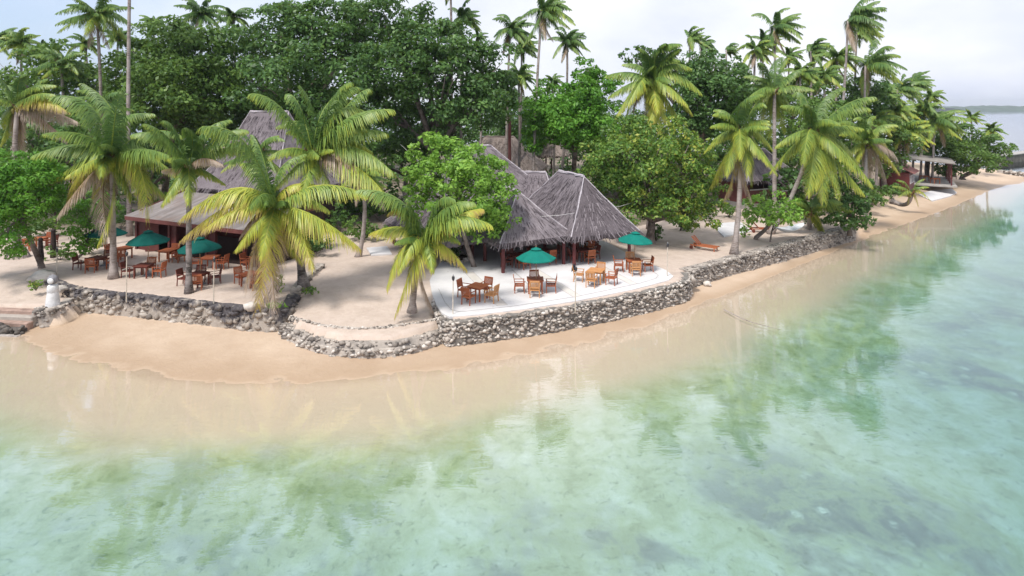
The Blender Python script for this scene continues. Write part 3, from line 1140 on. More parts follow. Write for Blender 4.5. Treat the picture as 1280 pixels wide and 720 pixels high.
# (px, py, yaw, table material, table label, z, [(side angle, distance, chair material, chair label)])
SETS = [
    (597, 375, 60, 'teak', 'bare orange wooden table near the corner of the white terrace by the palm', 0.045, [
        (150, .78, 'teak', 'armchair on the landward left side of the corner terrace table'),
        (240, .78, 'teak', 'armchair with its back to the sea at the corner terrace table by the palm'),
        (-30, .80, 'teak_light', 'pale orange armchair on the seaward right of the corner terrace table'),
        (60, .72, 'teak', 'armchair behind the corner terrace table, facing the sea')]),
    (669, 366, 0, 'teak', 'dark slatted table below the bright parasol in the middle of the white terrace', 0.045, [
        (180, .80, 'teak', 'armchair in profile left of the table under the middle terrace parasol'),
        (0, .80, 'teak', 'armchair in profile right of the table under the middle terrace parasol'),
        (266, .72, 'teak_light', 'pale armchair with back to the sea under the middle terrace parasol'),
        (90, .74, 'teak', 'armchair facing the sea behind the middle parasol pole')]),
    (745, 354, 66, 'teak_light', 'pale honey table with no parasol between the two terrace parasols', 0.045, [
        (162, .95, 'teak_light', 'honey armchair with dark clothing hung on its back'),
        (246, .85, 'teak_light', 'honey armchair with back to the sea at the table without parasol'),
        (-24, .85, 'teak', 'red brown armchair seaward right of the honey table'),
        (66, .75, 'teak_light', 'honey armchair on the hut side of the table without parasol')]),
    (792, 340, 2, 'teak', 'brown table under the terrace parasol nearest the sandy lounger', 0.045, [
        (178, .85, 'teak', 'armchair in profile on the left of the table under the rightmost parasol'),
        (2, .82, 'teak', 'armchair in profile on the right of the table under the rightmost parasol'),
        (266, .80, 'teak_light', 'pale armchair with back to the sea under the rightmost parasol'),
        (90, .85, 'teak_light', 'pale armchair tucked behind the table under the rightmost parasol')]),
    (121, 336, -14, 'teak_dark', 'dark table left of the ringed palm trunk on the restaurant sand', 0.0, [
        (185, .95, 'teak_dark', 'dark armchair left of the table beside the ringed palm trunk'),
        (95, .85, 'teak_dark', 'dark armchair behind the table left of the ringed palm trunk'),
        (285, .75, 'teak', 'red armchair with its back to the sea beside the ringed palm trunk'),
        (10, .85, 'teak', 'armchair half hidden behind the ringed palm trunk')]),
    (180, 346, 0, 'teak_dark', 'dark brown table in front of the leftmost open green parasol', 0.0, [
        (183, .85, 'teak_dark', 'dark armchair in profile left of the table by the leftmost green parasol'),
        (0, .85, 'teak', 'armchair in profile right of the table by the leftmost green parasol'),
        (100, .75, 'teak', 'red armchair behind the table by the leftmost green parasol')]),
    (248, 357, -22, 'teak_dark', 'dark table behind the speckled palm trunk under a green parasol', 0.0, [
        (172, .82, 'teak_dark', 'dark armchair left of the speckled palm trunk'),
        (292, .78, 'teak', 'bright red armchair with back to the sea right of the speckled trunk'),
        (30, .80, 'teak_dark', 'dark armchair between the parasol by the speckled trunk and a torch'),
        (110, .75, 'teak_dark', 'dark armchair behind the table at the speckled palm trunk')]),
    (154, 323, -28, 'teak', 'orange table nearest the restaurant posts behind the ringed palm', 0.0, [
        (170, .85, 'teak', 'armchair beside the restaurant posts behind the ringed palm'),
        (-65, .95, 'teak', 'armchair in front of the orange table nearest the restaurant posts')]),
    (210, 326, -10, 'teak', 'orange table with a light joint line between the two left parasols', 0.0, [
        (95, .70, 'teak', 'armchair against the restaurant front between the two left parasols'),
        (-20, .85, 'teak', 'armchair peeking out beside the parasol behind the speckled trunk')]),
    (263, 335, 0, 'teak', 'orange table mostly hidden behind the parasol by the speckled trunk', 0.0, [
        (195, .80, 'teak', 'armchair behind the parasol near the speckled trunk'),
        (-10, .78, 'teak', 'armchair near the dark doorway right of the parasols')]),
    (314, 357, -24, 'teak', 'red table beside the drooping palm at the terrace end', 0.0, [
        (150, .85, 'teak', 'armchair left of the red table beside the drooping palm'),
        (-50, .80, 'teak', 'armchair under the drooping frond at the terrace end')]),
    (322, 336, -15, 'teak', 'small red table behind the drooping palm by the doorway', 0.0, [
        (165, .75, 'teak', 'armchair by the dark doorway behind the drooping palm')]),
    (48, 310, 4, 'teak', 'red table behind the leaning grey trunk at the far left', 0.0, [
        (5, .85, 'teak_dark', 'dark armchair right of the table behind the leaning grey trunk'),
        (-90, .75, 'teak', 'armchair in front of the table behind the leaning grey trunk'),
        (90, .75, 'teak', 'armchair on the far side of the table behind the leaning trunk')]),
]
set_pos = []
for px, py, yaw, tm, tl, z, chs in SETS:
    g = G(px, py)
    set_pos.append(Vector((g.x, g.y, z)))
    table_at((g.x, g.y, z), R(yaw), tm, tl, GT)
    for ang, dd, cm, cl in chs:
        a = R(ang)
        chair_at((g.x + math.cos(a) * (dd + .08), g.y + math.sin(a) * (dd + .08), z), a + math.pi, cm, cl, GC)
GP = 'green market parasols over the tables'
u1 = make_umbrella(M['canvas'])
u1.location = set_pos[1] + Vector((0.05, 0.02, 0))
tag(u1, 'bright green parasol in the middle of the white terrace', 'parasol', GP)
u2 = copy_tree(u1)
u2.location = set_pos[3] + Vector((0.02, 0.05, 0))
u2.rotation_euler = (0, R(3), R(14))
tag(u2, 'bright green parasol beside the thatched hut, nearest the lounger', 'parasol', GP)
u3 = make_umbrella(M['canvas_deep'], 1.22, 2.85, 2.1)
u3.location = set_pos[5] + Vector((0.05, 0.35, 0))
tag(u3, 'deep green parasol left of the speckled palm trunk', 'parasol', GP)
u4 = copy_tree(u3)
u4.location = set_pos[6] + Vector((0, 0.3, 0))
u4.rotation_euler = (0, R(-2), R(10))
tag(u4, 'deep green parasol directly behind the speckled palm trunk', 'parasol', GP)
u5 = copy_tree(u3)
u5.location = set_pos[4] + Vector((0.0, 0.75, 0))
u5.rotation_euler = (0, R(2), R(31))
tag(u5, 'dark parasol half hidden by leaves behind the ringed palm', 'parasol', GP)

# stray parasol foot below the honey table
g = set_pos[2]
rt = empty('parasol_stand', (g.x - 0.05, g.y - 0.25, g.z), 0, 'round grey parasol foot with no parasol under the honey table', 'parasol stand')
MB().lathe([(0.28, 0), (0.28, 0.04), (0.2, 0.065), (0.05, 0.08)], (0, 0, 0), 18).build('disc', M['grey_paint'], rt)
MB().tube([(0, 0, 0.07), (0, 0, 0.32)], 0.035, 8).build('tube', M['grey_paint'], rt)
# clothing on the back of the honey chair
ca = R(162)
cp = Vector((g.x + math.cos(ca) * 1.35, g.y + math.sin(ca) * 1.35, g.z + 0.88))
mb = MB()
vs, fs = [], []
for i in range(6):
    for j in range(5):
        u, v = i / 5, j / 4
        vs.append(((u - .5) * 0.36 + 0.02 * math.sin(v * 7), 0.06 * math.cos(v * math.pi) + 0.02 * math.sin(u * 9 + v * 3), 0.06 - abs(v - .5) * 0.75 + 0.02 * math.sin(u * 8)))
for i in range(5):
    for j in range(4):
        a = i * 5 + j
        fs.append((a, a + 5, a + 6, a + 1))
mb.add(vs, fs)
o = mb.build('jacket', M['cloth_dark'], smooth=True)
sm = o.modifiers.new('thickness', 'SOLIDIFY')
sm.thickness = 0.03
o.location = cp
o.rotation_euler = (0, 0, ca - math.pi / 2)
tag(o, 'dark jacket draped over the back of the honey armchair', 'jacket')

# torches
def make_torch(h=1.85):
    root = empty('garden_torch', (0, 0, 0))
    MB().tube([(0, 0, -0.3), (0, 0, h * 0.5), (0.01, 0, h)], [0.03, 0.027, 0.024], 8).build('pole', M['bamboo'], root)
    head = MB().lathe([(0.025, 0), (0.06, 0.05), (0.075, 0.12), (0.07, 0.20), (0.045, 0.23)], (0.01, 0, h - 0.03), 10).build('burner', M['black_metal'], root)
    MB().lathe([(0.02, 0), (0.03, 0.04), (0.012, 0.09)], (0.01, 0, h + 0.20), 8).build('cap', M['steel'], head)
    return root


TORCH = [(71, 345, 0, 1.5, 'pale garden torch beside the white statue'),
         (158, 371, 0.05, 2.25, 'pale garden torch on the seawall in front of the leftmost parasol'),
         (267, 379, 0.05, 2.2, 'pale garden torch on the seawall right of the speckled palm'),
         (566, 394, 0, 1.75, 'thin grey torch at the rounded corner of the white terrace'),
         (719, 384, -0.02, 1.9, 'thin white torch at the sea edge below the honey table'),
         (834, 346, 0, 1.85, 'garden torch at the far end of the white terrace')]
t0 = None
for px, py, z, h, lb in TORCH:
    t = make_torch(h)
    g = G(px, py, z)
    t.location = (g.x, g.y, z)
    t.rotation_euler = (R(random.uniform(-1.5, 1.5)), R(random.uniform(-1.5, 1.5)), 0)
    tag(t, lb, 'torch', 'garden torches along the seawall')

# white statue
g = G(66, 381, -0.3)
rt = empty('statue', (g.x, g.y, -0.42), R(10), 'white painted stone figure with a round grey hooded head on the low ledge', 'statue')
MB().lathe([(0.34, -0.1), (0.34, 0.12), (0.31, 0.45), (0.26, 0.78), (0.25, 0.82), (0.27, 0.86), (0.26, 1.12), (0.22, 1.2), (0.10, 1.24), (0.09, 1.38)], (0, 0, 0), 18).build('body', M['white_paint'], rt, True)
hd = MB().lathe([(0.08, 0), (0.2, 0.06), (0.25, 0.2), (0.24, 0.34), (0.16, 0.46), (0.03, 0.51)], (0, 0, 1.24), 18).build('head', M['grey_paint'], rt, True)
MB().lathe([(0.0, -0.02), (0.13, 0.0), (0.16, 0.03), (0.11, 0.06), (0.01, 0.07)], (0, 0, 0), 16).build('face', M['white_paint'], hd, True).matrix_local = Matrix.Translation((0, -0.20, 1.46)) @ Matrix.Rotation(R(90), 4, 'X')



# sun loungers
def make_lounger():
    root = empty('sun_lounger', (0, 0, 0))
    mb = MB()
    for sx in (-1, 1):
        mb.box((sx * 0.31, 0.05, 0.30), (0.05, 1.95, 0.08))
    for k in range(14):
        mb.box((0, 0.98 - 0.092 * k, 0.335), (0.58, 0.07, 0.025))
    mb.build('seat', M['teak'], root)
    mb = MB()
    a, b = Vector((0, -0.32, 0.34)), Vector((0, -0.85, 0.92))
    for k in range(8):
        q = a.lerp(b, (k + .5) / 8)
        mb.bar(q + Vector((-0.29, 0, 0)), q + Vector((0.29, 0, 0)), 0.075, 0.022)
    for sx in (-1, 1):
        mb.bar(a + Vector((sx * 0.26, 0.02, -0.02)), b + Vector((sx * 0.26, 0.02, -0.02)), 0.04, 0.04)
    mb.build('backrest', M['teak'], root)
    for sx in (-1, 1):
        for y in (0.85, -0.75):
            MB().box((sx * 0.31, y, 0.13), (0.06, 0.06, 0.27)).build('leg', M['teak'], root)
        w_ = MB().lathe([(0.13, -0.02), (0.13, 0.02)], (0, 0, 0), 14).build('wheel', M['teak_dark'], root)
        w_.matrix_local = Matrix.Translation((sx * 0.38, -0.82, 0.13)) @ Matrix.Rotation(R(90), 4, 'Y')
    return root


lo = make_lounger()
g = G(880, 312)
lo.location = (g.x, g.y, 0.0)
lo.rotation_euler = (0, 0, R(-128))
tag(lo, 'red brown slatted sun lounger with raised back alone on the sand', 'sun lounger', 'wooden sun loungers on the sand')
l2 = copy_tree(lo)
g = G(953, 290)
l2.location = (g.x, g.y, 0)
l2.rotation_euler = (0, 0, R(-95))
tag(l2, 'red lounger in the shade of the small tree beside the hammock', 'sun lounger', 'wooden sun loungers on the sand')

# white hammock slung between post and trunk
pa, pb = G(962, 302) + Vector((0, 0, 1.15)), G(1008, 297) + Vector((0, 0, 1.2))
rt = empty('hammock', tuple((pa + pb) / 2 * 1.0), 0, 'white cloth hammock slung behind the straight seawall', 'hammock')
off = Vector(rt.location)
vs, fs = [], []
dv = (pb - pa)
sv = Vector((-dv.y, dv.x, 0)).normalized()
for i in range(15):
    u = i / 14
    wv = 0.05 + 0.55 * math.sin(math.pi * u) ** 0.6
    zc = -0.55 * math.sin(math.pi * u)
    for j in range(5):
        v = j / 4 - 0.5
        q = pa + dv * (0.08 + 0.84 * u) + sv * (2 * v * wv) + Vector((0, 0, zc + 0.25 * (2 * v) ** 2 * math.sin(math.pi * u)))
        vs.append(q - off)
for i in range(14):
    for j in range(4):
        a = i * 5 + j
        fs.append((a, a + 5, a + 6, a + 1))
h = MB().add(vs, fs).build('bed', M['cloth_white'], rt, True)
h.modifiers.new('thickness', 'SOLIDIFY').thickness = 0.015
for a, b in ((pa, vs[2] + off), (pb, vs[14 * 5 + 2] + off)):
    MB().tube([a - off, b - off], 0.012, 6).build('rope', M['bamboo'], rt)
g = G(962, 302)
o = MB().tube([(0, 0, -0.3), (0.18, 0.05, 0.75), (0.5, 0.05, 1.75)], [0.07, 0.06, 0.045], 8).tube([(0.22, 0.05, 0.8), (0.75, 0.1, 1.35)], [0.04, 0.03], 6).build('post', M['bark'])
o.location = g
tag(o, 'dark leaning branch post that holds the hammock', 'post')

# pale slab on the sand and slab in the court
for (q, lb) in (([(888, 281), (925, 278), (940, 290), (905, 297)], 'flat white slab lying on the sand behind the lounger'),
                ([(458, 311), (484, 309), (490, 319), (464, 320)], 'small flat pale slab at the back of the sand court')):
    pts = [G(*e) for e in q]
    mb = MB()
    c = sum(pts, Vector()) / 4
    poly_slab(mb, [p - c for p in pts][::-1], -0.05, 0.09)
    o = mb.build('concrete_slab', M['mat_white'])
    o.location = c
    tag(o, lb, 'slab')

# round rock planter on the white terrace
g = G(570, 325)
rt = empty('planter', (g.x, g.y, 0.04), 0, 'low round planter of dark stones beside a hut post', 'planter')
its = []
for k in range(150):
    a = random.uniform(0, 6.28)
    rr = 0.85 + random.uniform(-.08, .08)
    its.append(((rr * math.cos(a) * 1.15, rr * math.sin(a), random.uniform(0.02, 0.28)), (random.uniform(.07, .13),) * 3))
stones('rim', its, M['stone'], rt)
MB().lathe([(0.82, -0.02), (0.80, 0.18), (0.2, 0.24)], (0, 0, 0), 20).build('soil', plain('planter_soil', (0.06, 0.045, 0.035), 0.95, 0.5, 8), rt)

# carved dark posts in the sand at the far left
for px, py, h_, lb in ((66.5, 322, 1.75, 'dark carved wooden post beside the torch and the leafy rock'), (50.5, 332, 1.6, 'dark carved wooden post behind the leaning grey trunk')):
    g = G(px, py)
    rt = empty('carved_post', (g.x, g.y, 0), 0, lb, 'post')
    MB().tube([(0, 0, -.1), (0, 0, h_ * .4), (0.02, 0, h_ * .7), (0, 0, h_)], [0.17, 0.19, 0.15, 0.13], 8, jit=.1).build('shaft', M['dark_wood'], rt)
    MB().lathe([(0.10, 0), (0.15, 0.08), (0.13, 0.2), (0.05, 0.27)], (0, 0, h_ - .02), 8).build('head', M['dark_wood'], rt)

# ------------------------------------------------------------------ thatched huts
def quad_face(e0, e1, t0, t1, nu, nv, sag, jit):
    vs = []
    for j in range(nv + 1):
        v = j / nv
        for i in range(nu + 1):
            u = i / nu
            p = e0.lerp(e1, u).lerp(t0.lerp(t1, u), v)
            p = p + Vector((0, 0, -sag * math.sin(math.pi * v)))
            k = 1.0 if 0 < i < nu and 0 < j < nv else 0.0
            p = p + Vector((random.uniform(-jit, jit), random.uniform(-jit, jit), random.uniform(-jit, jit))) * k
            vs.append(p)
    fs = []
    for j in range(nv):
        for i in range(nu):
            a = j * (nu + 1) + i
            fs.append((a, a + 1, a + nu + 2, a + nu + 1))
    return vs, fs


def thatch_roof(parent, a, b, ze, zr, r, mat, sag=0.25, dens=46, lip=0.34, name='thatch_roof', cap=True, sl=0.55, sw=0.055):
    """Hip roof: half length a along local x, half width b, eave height ze, ridge height zr, ridge half length r."""
    c = [Vector((-a, -b, ze)), Vector((a, -b, ze)), Vector((a, b, ze)), Vector((-a, b, ze))]
    r0, r1 = Vector((-r, 0, zr)), Vector((r, 0, zr))
    faces = [(c[0], c[1], r0, r1), (c[1], c[2], r1, r1), (c[2], c[3], r1, r0), (c[3], c[0], r0, r0)]
    mb = MB()
    strips_v, strips_q = [], []
    n0 = 0
    for e0, e1, t0, t1 in faces:
        L = (e1 - e0).length
        vs, fs = quad_face(e0, e1, t0, t1, max(4, int(L / 0.5)), 10, sag, 0.035)
        mb.add(vs, fs)
        d = (e1 - e0).normalized()
        nin = Vector((-d.y, d.x, 0))
        # eave lip, thick and ragged
        vs2, fs2 = [], []
        nn = max(6, int(L / 0.25))
        for i in range(nn + 1):
            q = e0.lerp(e1, i / nn)
            k = random.uniform(0.8, 1.25)
            vs2 += [q, q + Vector((0, 0, -lip * k)) + nin * 0.06, q + Vector((0, 0, -lip * 0.7)) + nin * 0.7]
        for i in range(nn):
            for k in range(2):
                p = i * 3 + k
                fs2.append((p, p + 1, p + 4, p + 3))
        mb.add(vs2, fs2)
        # layered thatch strands
        H = ((t0 + t1) / 2 - (e0 + e1) / 2).length
        Lt = (t1 - t0).length
        cnt = int((L + Lt) / 2 * H * dens)
        V_ = RNG.random(cnt)
        rows = max(4, round(H / 0.36))
        V_ = np.clip((np.floor(V_ * rows) + 0.25 * RNG.random(cnt) ** 2) / rows, 0.0, 0.985)
        keep = RNG.random(cnt) < (1 - V_ * (1 - Lt / L))
        V_ = V_[keep]
        U_ = RNG.random(len(V_))
        e0a, e1a, t0a, t1a = [np.array(q) for q in (e0, e1, t0, t1)]
        U3, V3 = U_[:, None], V_[:, None]
        base = (e0a * (1 - U3) + e1a * U3) * (1 - V3) + (t0a * (1 - U3) + t1a * U3) * V3
        base[:, 2] -= sag * np.sin(np.pi * V_)
        dn_ = (e0a * (1 - U3) + e1a * U3) - (t0a * (1 - U3) + t1a * U3)
        dn_ /= np.linalg.norm(dn_, axis=1)[:, None] + 1e-9
        al = np.array(d)
        nrm = np.cross(al, -dn_)
        nrm /= np.linalg.norm(nrm, axis=1)[:, None]
        nrm *= np.sign(nrm[:, 2:3])
        dn_ = dn_ + al * RNG.normal(0, 0.16, (len(V_), 1))
        ln = sl * RNG.uniform(0.5, 1.3, (len(V_), 1))
        wd = sw * RNG.uniform(0.5, 1.5, (len(V_), 1))
        lift = RNG.uniform(0.025, 0.10, (len(V_), 1))
        p0 = base + nrm * 0.012 - al * wd / 2
        p1 = base + nrm * 0.012 + al * wd / 2
        p2 = base + dn_ * ln + nrm * lift + al * wd * 0.3
        p3 = base + dn_ * ln + nrm * lift - al * wd * 0.3
        m = len(V_)
        strips_v.append(np.stack([p0, p1, p2, p3], 1).reshape(-1, 3))
        strips_q.append(np.arange(4 * m).reshape(m, 4) + n0)
        n0 += 4 * m
    rf = mb.build(name, mat, parent, True)
    np_obj('thatch_strands', np.concatenate(strips_v), np.concatenate(strips_q), mat, rf)['kind'] = 'stuff'
    if cap:
        mb = MB()
        segs = [(r0, r1)] if r > 0.05 else []
        segs += [(r1, c[1]), (r1, c[2]), (r0, c[0]), (r0, c[3])]
        for p, q in segs:
            hp = abs(p.z - q.z) > 0.5
            pts = []
            for i in range(9):
                u = i / 8
                s = p.lerp(q, u)
                if hp:
                    s = s + Vector((0, 0, -sag * math.sin(math.pi * (1 - u)) * 0.95))
                pts.append(s + Vector((random.uniform(-.02, .02), random.uniform(-.02, .02), 0.03)))
            mb.tube(pts, 0.045 if hp else 0.10, 6, jit=0.4)
        mb.build('ridge_cap', M['ridge'] if mat == M['thatch'] else mat, rf)
    return rf


def hut(name, label, cx_, cy_, yaw, a, b, ze, zr, r, mat, posts=True, base_z=0.0, sag=0.10, dark_backing=False, cat='hut', dens=46, lip=0.34, cap=True):
    rt = empty(name, (cx_, cy_, base_z), yaw, label, cat)
    thatch_roof(rt, a, b, ze, zr, r, mat, sag, dens, lip, cap=cap)
    if posts:
        ax, bx = a - 0.55, b - 0.5
        for px, py in ((-ax, -bx), (ax, -bx), (ax, bx), (-ax, bx), (0, -bx), (0, bx)):
            MB().tube([(px, py, -0.1), (px, py, ze + 0.25)], [0.12, 0.11], 10).build('post', M['maroon'], rt)
        mb = MB()
        mb.bar((-ax, -bx, ze - 0.02), (ax, -bx, ze - 0.02), 0.1, 0.16).bar((-ax, bx, ze - 0.02), (ax, bx, ze - 0.02), 0.1, 0.16)
        mb.bar((-ax, -bx + .06, ze - 0.06), (-ax, bx - .06, ze - 0.06), 0.1, 0.16).bar((ax, -bx + .06, ze - 0.06), (ax, bx - .06, ze - 0.06), 0.1, 0.16)
        mb.build('eave_beam', M['dark_wood'], rt)
    if dark_backing:
        mb = MB()
        mb.box((-a + 0.9, 0, ze / 2), (0.12, 2 * b - 1.2, ze))  # added dark sheet standing in for the gloom behind the open hut
        mb.build('wall', M['dark_wood'], rt)
    return rt


# hut 1: right thatched pavilion, its hipped end towards the sea
ax1 = math.atan2(-0.93, 0.375)
hx, hy = 4.32, 44.65
h1 = hut('thatched_hut', 'grey thatched open hut with maroon posts on the right, beside the big yellowing tree', hx, hy, ax1, 5.05, 2.6, 2.05, 5.5, 2.0, M['thatch'], dark_backing=True)
h2 = hut('thatched_hut', 'grey thatched hut half hidden behind the bright green round tree', -0.75, 43.2, ax1 + R(6), 5.2, 2.75, 2.0, 4.75, 2.4, M['thatch'], dark_backing=True)
hut('thatched_hut', 'taller grey thatched hall roof behind the bright green tree', -3.0, 53.0, R(12), 6.0, 4.6, 2.9, 7.0, 1.2, M['thatch'])
hut('thatched_hut', 'small grey thatched link roof between the two front huts', 1.4, 51.5, R(-14), 2.6, 2.2, 3.2, 4.9, 1.5, M['thatch'])
hut('thatched_hut', 'brown thatched roof at the back under the tall posts', -1.6, 76.0, R(-10), 5.6, 3.9, 2.9, 6.7, 1.9, M['thatch_brown'])
hut('thatched_hut', 'small dim brown thatched roof among the trees behind the huts', 5.2, 86.0, R(-14), 2.9, 2.6, 3.8, 6.6, 0.4, M['thatch_brown'])
hut('thatched_hut', 'brown thatched roof peeping over the big yellowing tree', 17.0, 74.0, R(8), 3.6, 2.6, 2.7, 5.6, 1.6, M['thatch_brown'])
hut('thatched_hut', 'low dark thatched roof left of the seaside palm by the round tree', -5.4, 43.6, ax1 + R(6), 4.6, 2.4, 1.7, 4.3, 2.2, M['thatch'], sag=.12)
hut('thatched_hut', 'tiny grey roof at the far left edge behind the dead fronds', -46.5, 62.0, R(-20), 2.4, 2.0, 4.2, 6.0, 1.0, M['thatch'], cap=False)

# maroon cottage on the right under the palms
hc = empty('cottage', tuple(G(945, 256).xy) + (0.0,), R(24), 'maroon walled cottage with grey thatched roof under the leaning palms', 'cottage')
thatch_roof(hc, 4.0, 2.9, 3.0, 5.9, 1.3, M['thatch'], 0.2, 26)
MB().box((0, 0, 0.25), (6.8, 4.4, 0.7)).build('plinth', M['plinth'], hc)
w1 = MB().box((-0.6, -2.1, 1.25), (5.4, 0.14, 1.35)).box((3.3, 0, 1.6), (0.14, 4.0, 2.1)).box((-3.3, 0, 1.8), (0.14, 4.0, 2.5)).box((0, 2.1, 1.8), (6.4, 0.14, 2.5)).build('wall', M['maroon_bright'], hc)
MB().box((-1.2, -2.1, 1.99), (4.2, 0.2, 0.12)).box((1.6, -2.1, 1.66), (1.2, 0.21, 0.1)).build('coping', M['white_trim'], w1)
wn_ = MB().box((0.6, -1.6, 2.2), (1.1, 0.08, 1.4)).build('window', M['glass_dark'], hc)
MB().box((0.0, -1.62, 2.2), (0.08, 0.14, 1.5)).box((1.2, -1.62, 2.2), (0.08, 0.14, 1.5)).box((0.6, -1.62, 2.93), (1.2, 0.14, 0.08)).build('frame', M['maroon'], wn_)
MB().box((0, -2.15, 2.95), (7.0, 0.12, 0.16)).build('fascia', M['maroon'], hc)
for x in (-3.2, 3.2):
    MB().box((x, -2.15, 1.7), (0.14, 0.16, 2.4)).build('post', M['maroon'], hc)

# restaurant on the left: maroon front, corrugated lean-to roof, tall thatched hall behind
A_, B_ = Vector((-27.5, 44.6, 0)), Vector((-16.2, 39.3, 0))
dv = (B_ - A_)
LF = dv.length
yw = math.atan2(dv.y, dv.x)
rs = empty('restaurant', tuple((A_ + B_) / 2), yw, 'maroon open fronted restaurant with corrugated metal roof and tall steep thatched hall', 'building')


def corrugated():
    t = NT('corrugated_metal')
    p = t.pos(True)
    mp = t.n('ShaderNodeMapping')
    mp.inputs['Scale'].default_value = (1.2, 0.25, 0.25)
    t.l(p, mp.inputs[0])
    n = t.noise(1.4, 5, 0.65, mp.outputs[0])
    n2 = t.noise(0.5, 4, 0.6, p)
    c = t.ramp(n, [(0.3, (0.19, 0.165, 0.16)), (0.55, (0.30, 0.27, 0.265)), (0.75, (0.40, 0.37, 0.365))])
    c = t.mix(t.rng(n2, 0.5, 0.7, 0, 0.7), c, (0.27, 0.185, 0.15))
    return t.done(t.bsdf(c, 0.6, spec=0.3))


hl = LF / 2
vs, fs = [], []
nn = 130
for i in range(nn + 1):
    x = -hl - 0.3 + (LF + 0.6) * i / nn
    dz = 0.05 * math.cos(i * math.pi)
    for (y, z) in ((-0.75, 2.5), (1.3, 3.0), (3.9, 3.7)):
        vs.append((x, y, z + dz))
for i in range(nn):
    for k in range(2):
        a = i * 3 + k
        fs.append((a, a + 3, a + 4, a + 1))
MB().add(vs, fs).build('metal_roof', corrugated(), rs)
MB().box((0, -0.72, 2.38), (LF + 0.5, 0.08, 0.26)).box((-hl - 0.28, 1.8, 3.1), (0.07, 5.0, 0.2), rx=math.atan2(1.55, 5.15)).build('fascia', M['maroon_bright'], rs)
xs = [-hl, -hl + 1.2, -hl + 3.6, -hl + 4.3, -hl + 7.4, -hl + 8.2, -hl + 11.0, hl]
for x in xs:
    MB().box((x, 0, 1.2), (0.2, 0.2, 2.7)).build('post', M['maroon'], rs)
mb = MB()
mb.box((-hl + 0.6, 0.05, 1.2), (1.0, 0.08, 2.5)).box((-hl + 3.95, 0.05, 1.2), (0.5, 0.08, 2.5)).box((-hl + 7.8, 0.05, 1.2), (0.6, 0.08, 2.5))
mb.box((0, 5.6, 1.6), (LF, 0.15, 3.4)).box((-hl, 2.9, 1.4), (0.12, 5.3, 2.9))
mb.build('wall', M['maroon'], rs)
MB().box((hl, 3.6, 1.5), (0.12, 3.9, 3.0)).build('wall', M['dark_wood'], rs)
MB().box((0, 2.8, 0.02), (LF, 5.5, 0.10)).build('floor', M['dark_wood'], rs)
d_ = MB().box((-hl + 1.75, -0.05, 1.05), (0.9, 0.06, 2.05), rz=R(35)).build('door', M['maroon_bright'], rs)
MB().box((-hl + 1.60, -0.12, 1.35), (0.55, 0.05, 0.8), rz=R(35)).build('pane', M['glass_dark'], d_)
MB().box((0, 0.0, 2.42), (LF, 0.14, 0.2)).build('lintel', M['dark_wood'], rs)
hall = Vector((-2.6, 8.9, 0))
tr_ = thatch_roof(rs, 4.7, 4.0, 3.9, 10.0, 2.2, M['thatch'], 0.7, 26, name='thatch_roof')
tr_.location = hall
for x in (-4.0, 4.0):
    MB().box((hall.x + x, hall.y, 1.9), (0.25, 6.8, 3.9)).build('wall', M['dark_wood'], rs)

# furniture seen in the shade of the front huts
def local(h, x, y, z=0.045):
    return Matrix.Translation(Vector((h.location.x, h.location.y, 0))) @ Matrix.Rotation(h.rotation_euler.z, 4, 'Z') @ Vector((x, y, z))


for h, nm, spots in ((h1, 'right thatched hut', [(3.4, -0.8, 'front'), (0.8, 0.6, 'back')]), (h2, 'thatched hut behind the bright tree', [(3.6, -0.6, 'front'), (3.2, 1.6, 'landward')])):
    for x, y, w_ in spots:
        c = local(h, x, y)
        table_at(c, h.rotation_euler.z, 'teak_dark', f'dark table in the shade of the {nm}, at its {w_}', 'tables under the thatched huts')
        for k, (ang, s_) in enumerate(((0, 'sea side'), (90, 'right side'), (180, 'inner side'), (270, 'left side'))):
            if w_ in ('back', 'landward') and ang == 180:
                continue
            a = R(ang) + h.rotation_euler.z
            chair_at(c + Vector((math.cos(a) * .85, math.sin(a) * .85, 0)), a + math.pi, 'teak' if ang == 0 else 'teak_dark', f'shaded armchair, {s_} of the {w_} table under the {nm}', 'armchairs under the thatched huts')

# cable between the hut roofs
o = MB().tube([P(500, 180, 55), P(560, 235, 48), P(640, 273, 40.5), P(700, 269, 40), P(775, 258, 43), P(800, 250, 45)], 0.014, 5).build('cable', M['white_trim'])
tag(o, 'thin pale cable strung across the thatched hut roofs', 'cable')
g = G(720, 254)
for px, D, top, lb, mt, rr in ((557, 62, 158, 'thin grey metal pole beside the back thatched roof', 'steel', 0.07), (637, 72, 145, 'reddish bare trunk post rising behind the brown roof', 'maroon_bright', 0.2)):
    q = P(px, top, D)
    o = MB().tube([(0, 0, -0.1), (0, 0, q.z)], [rr, rr * 0.9], 8).build('pole', M[mt])
    o.location = (q.x, q.y, 0)
    tag(o, lb, 'pole')

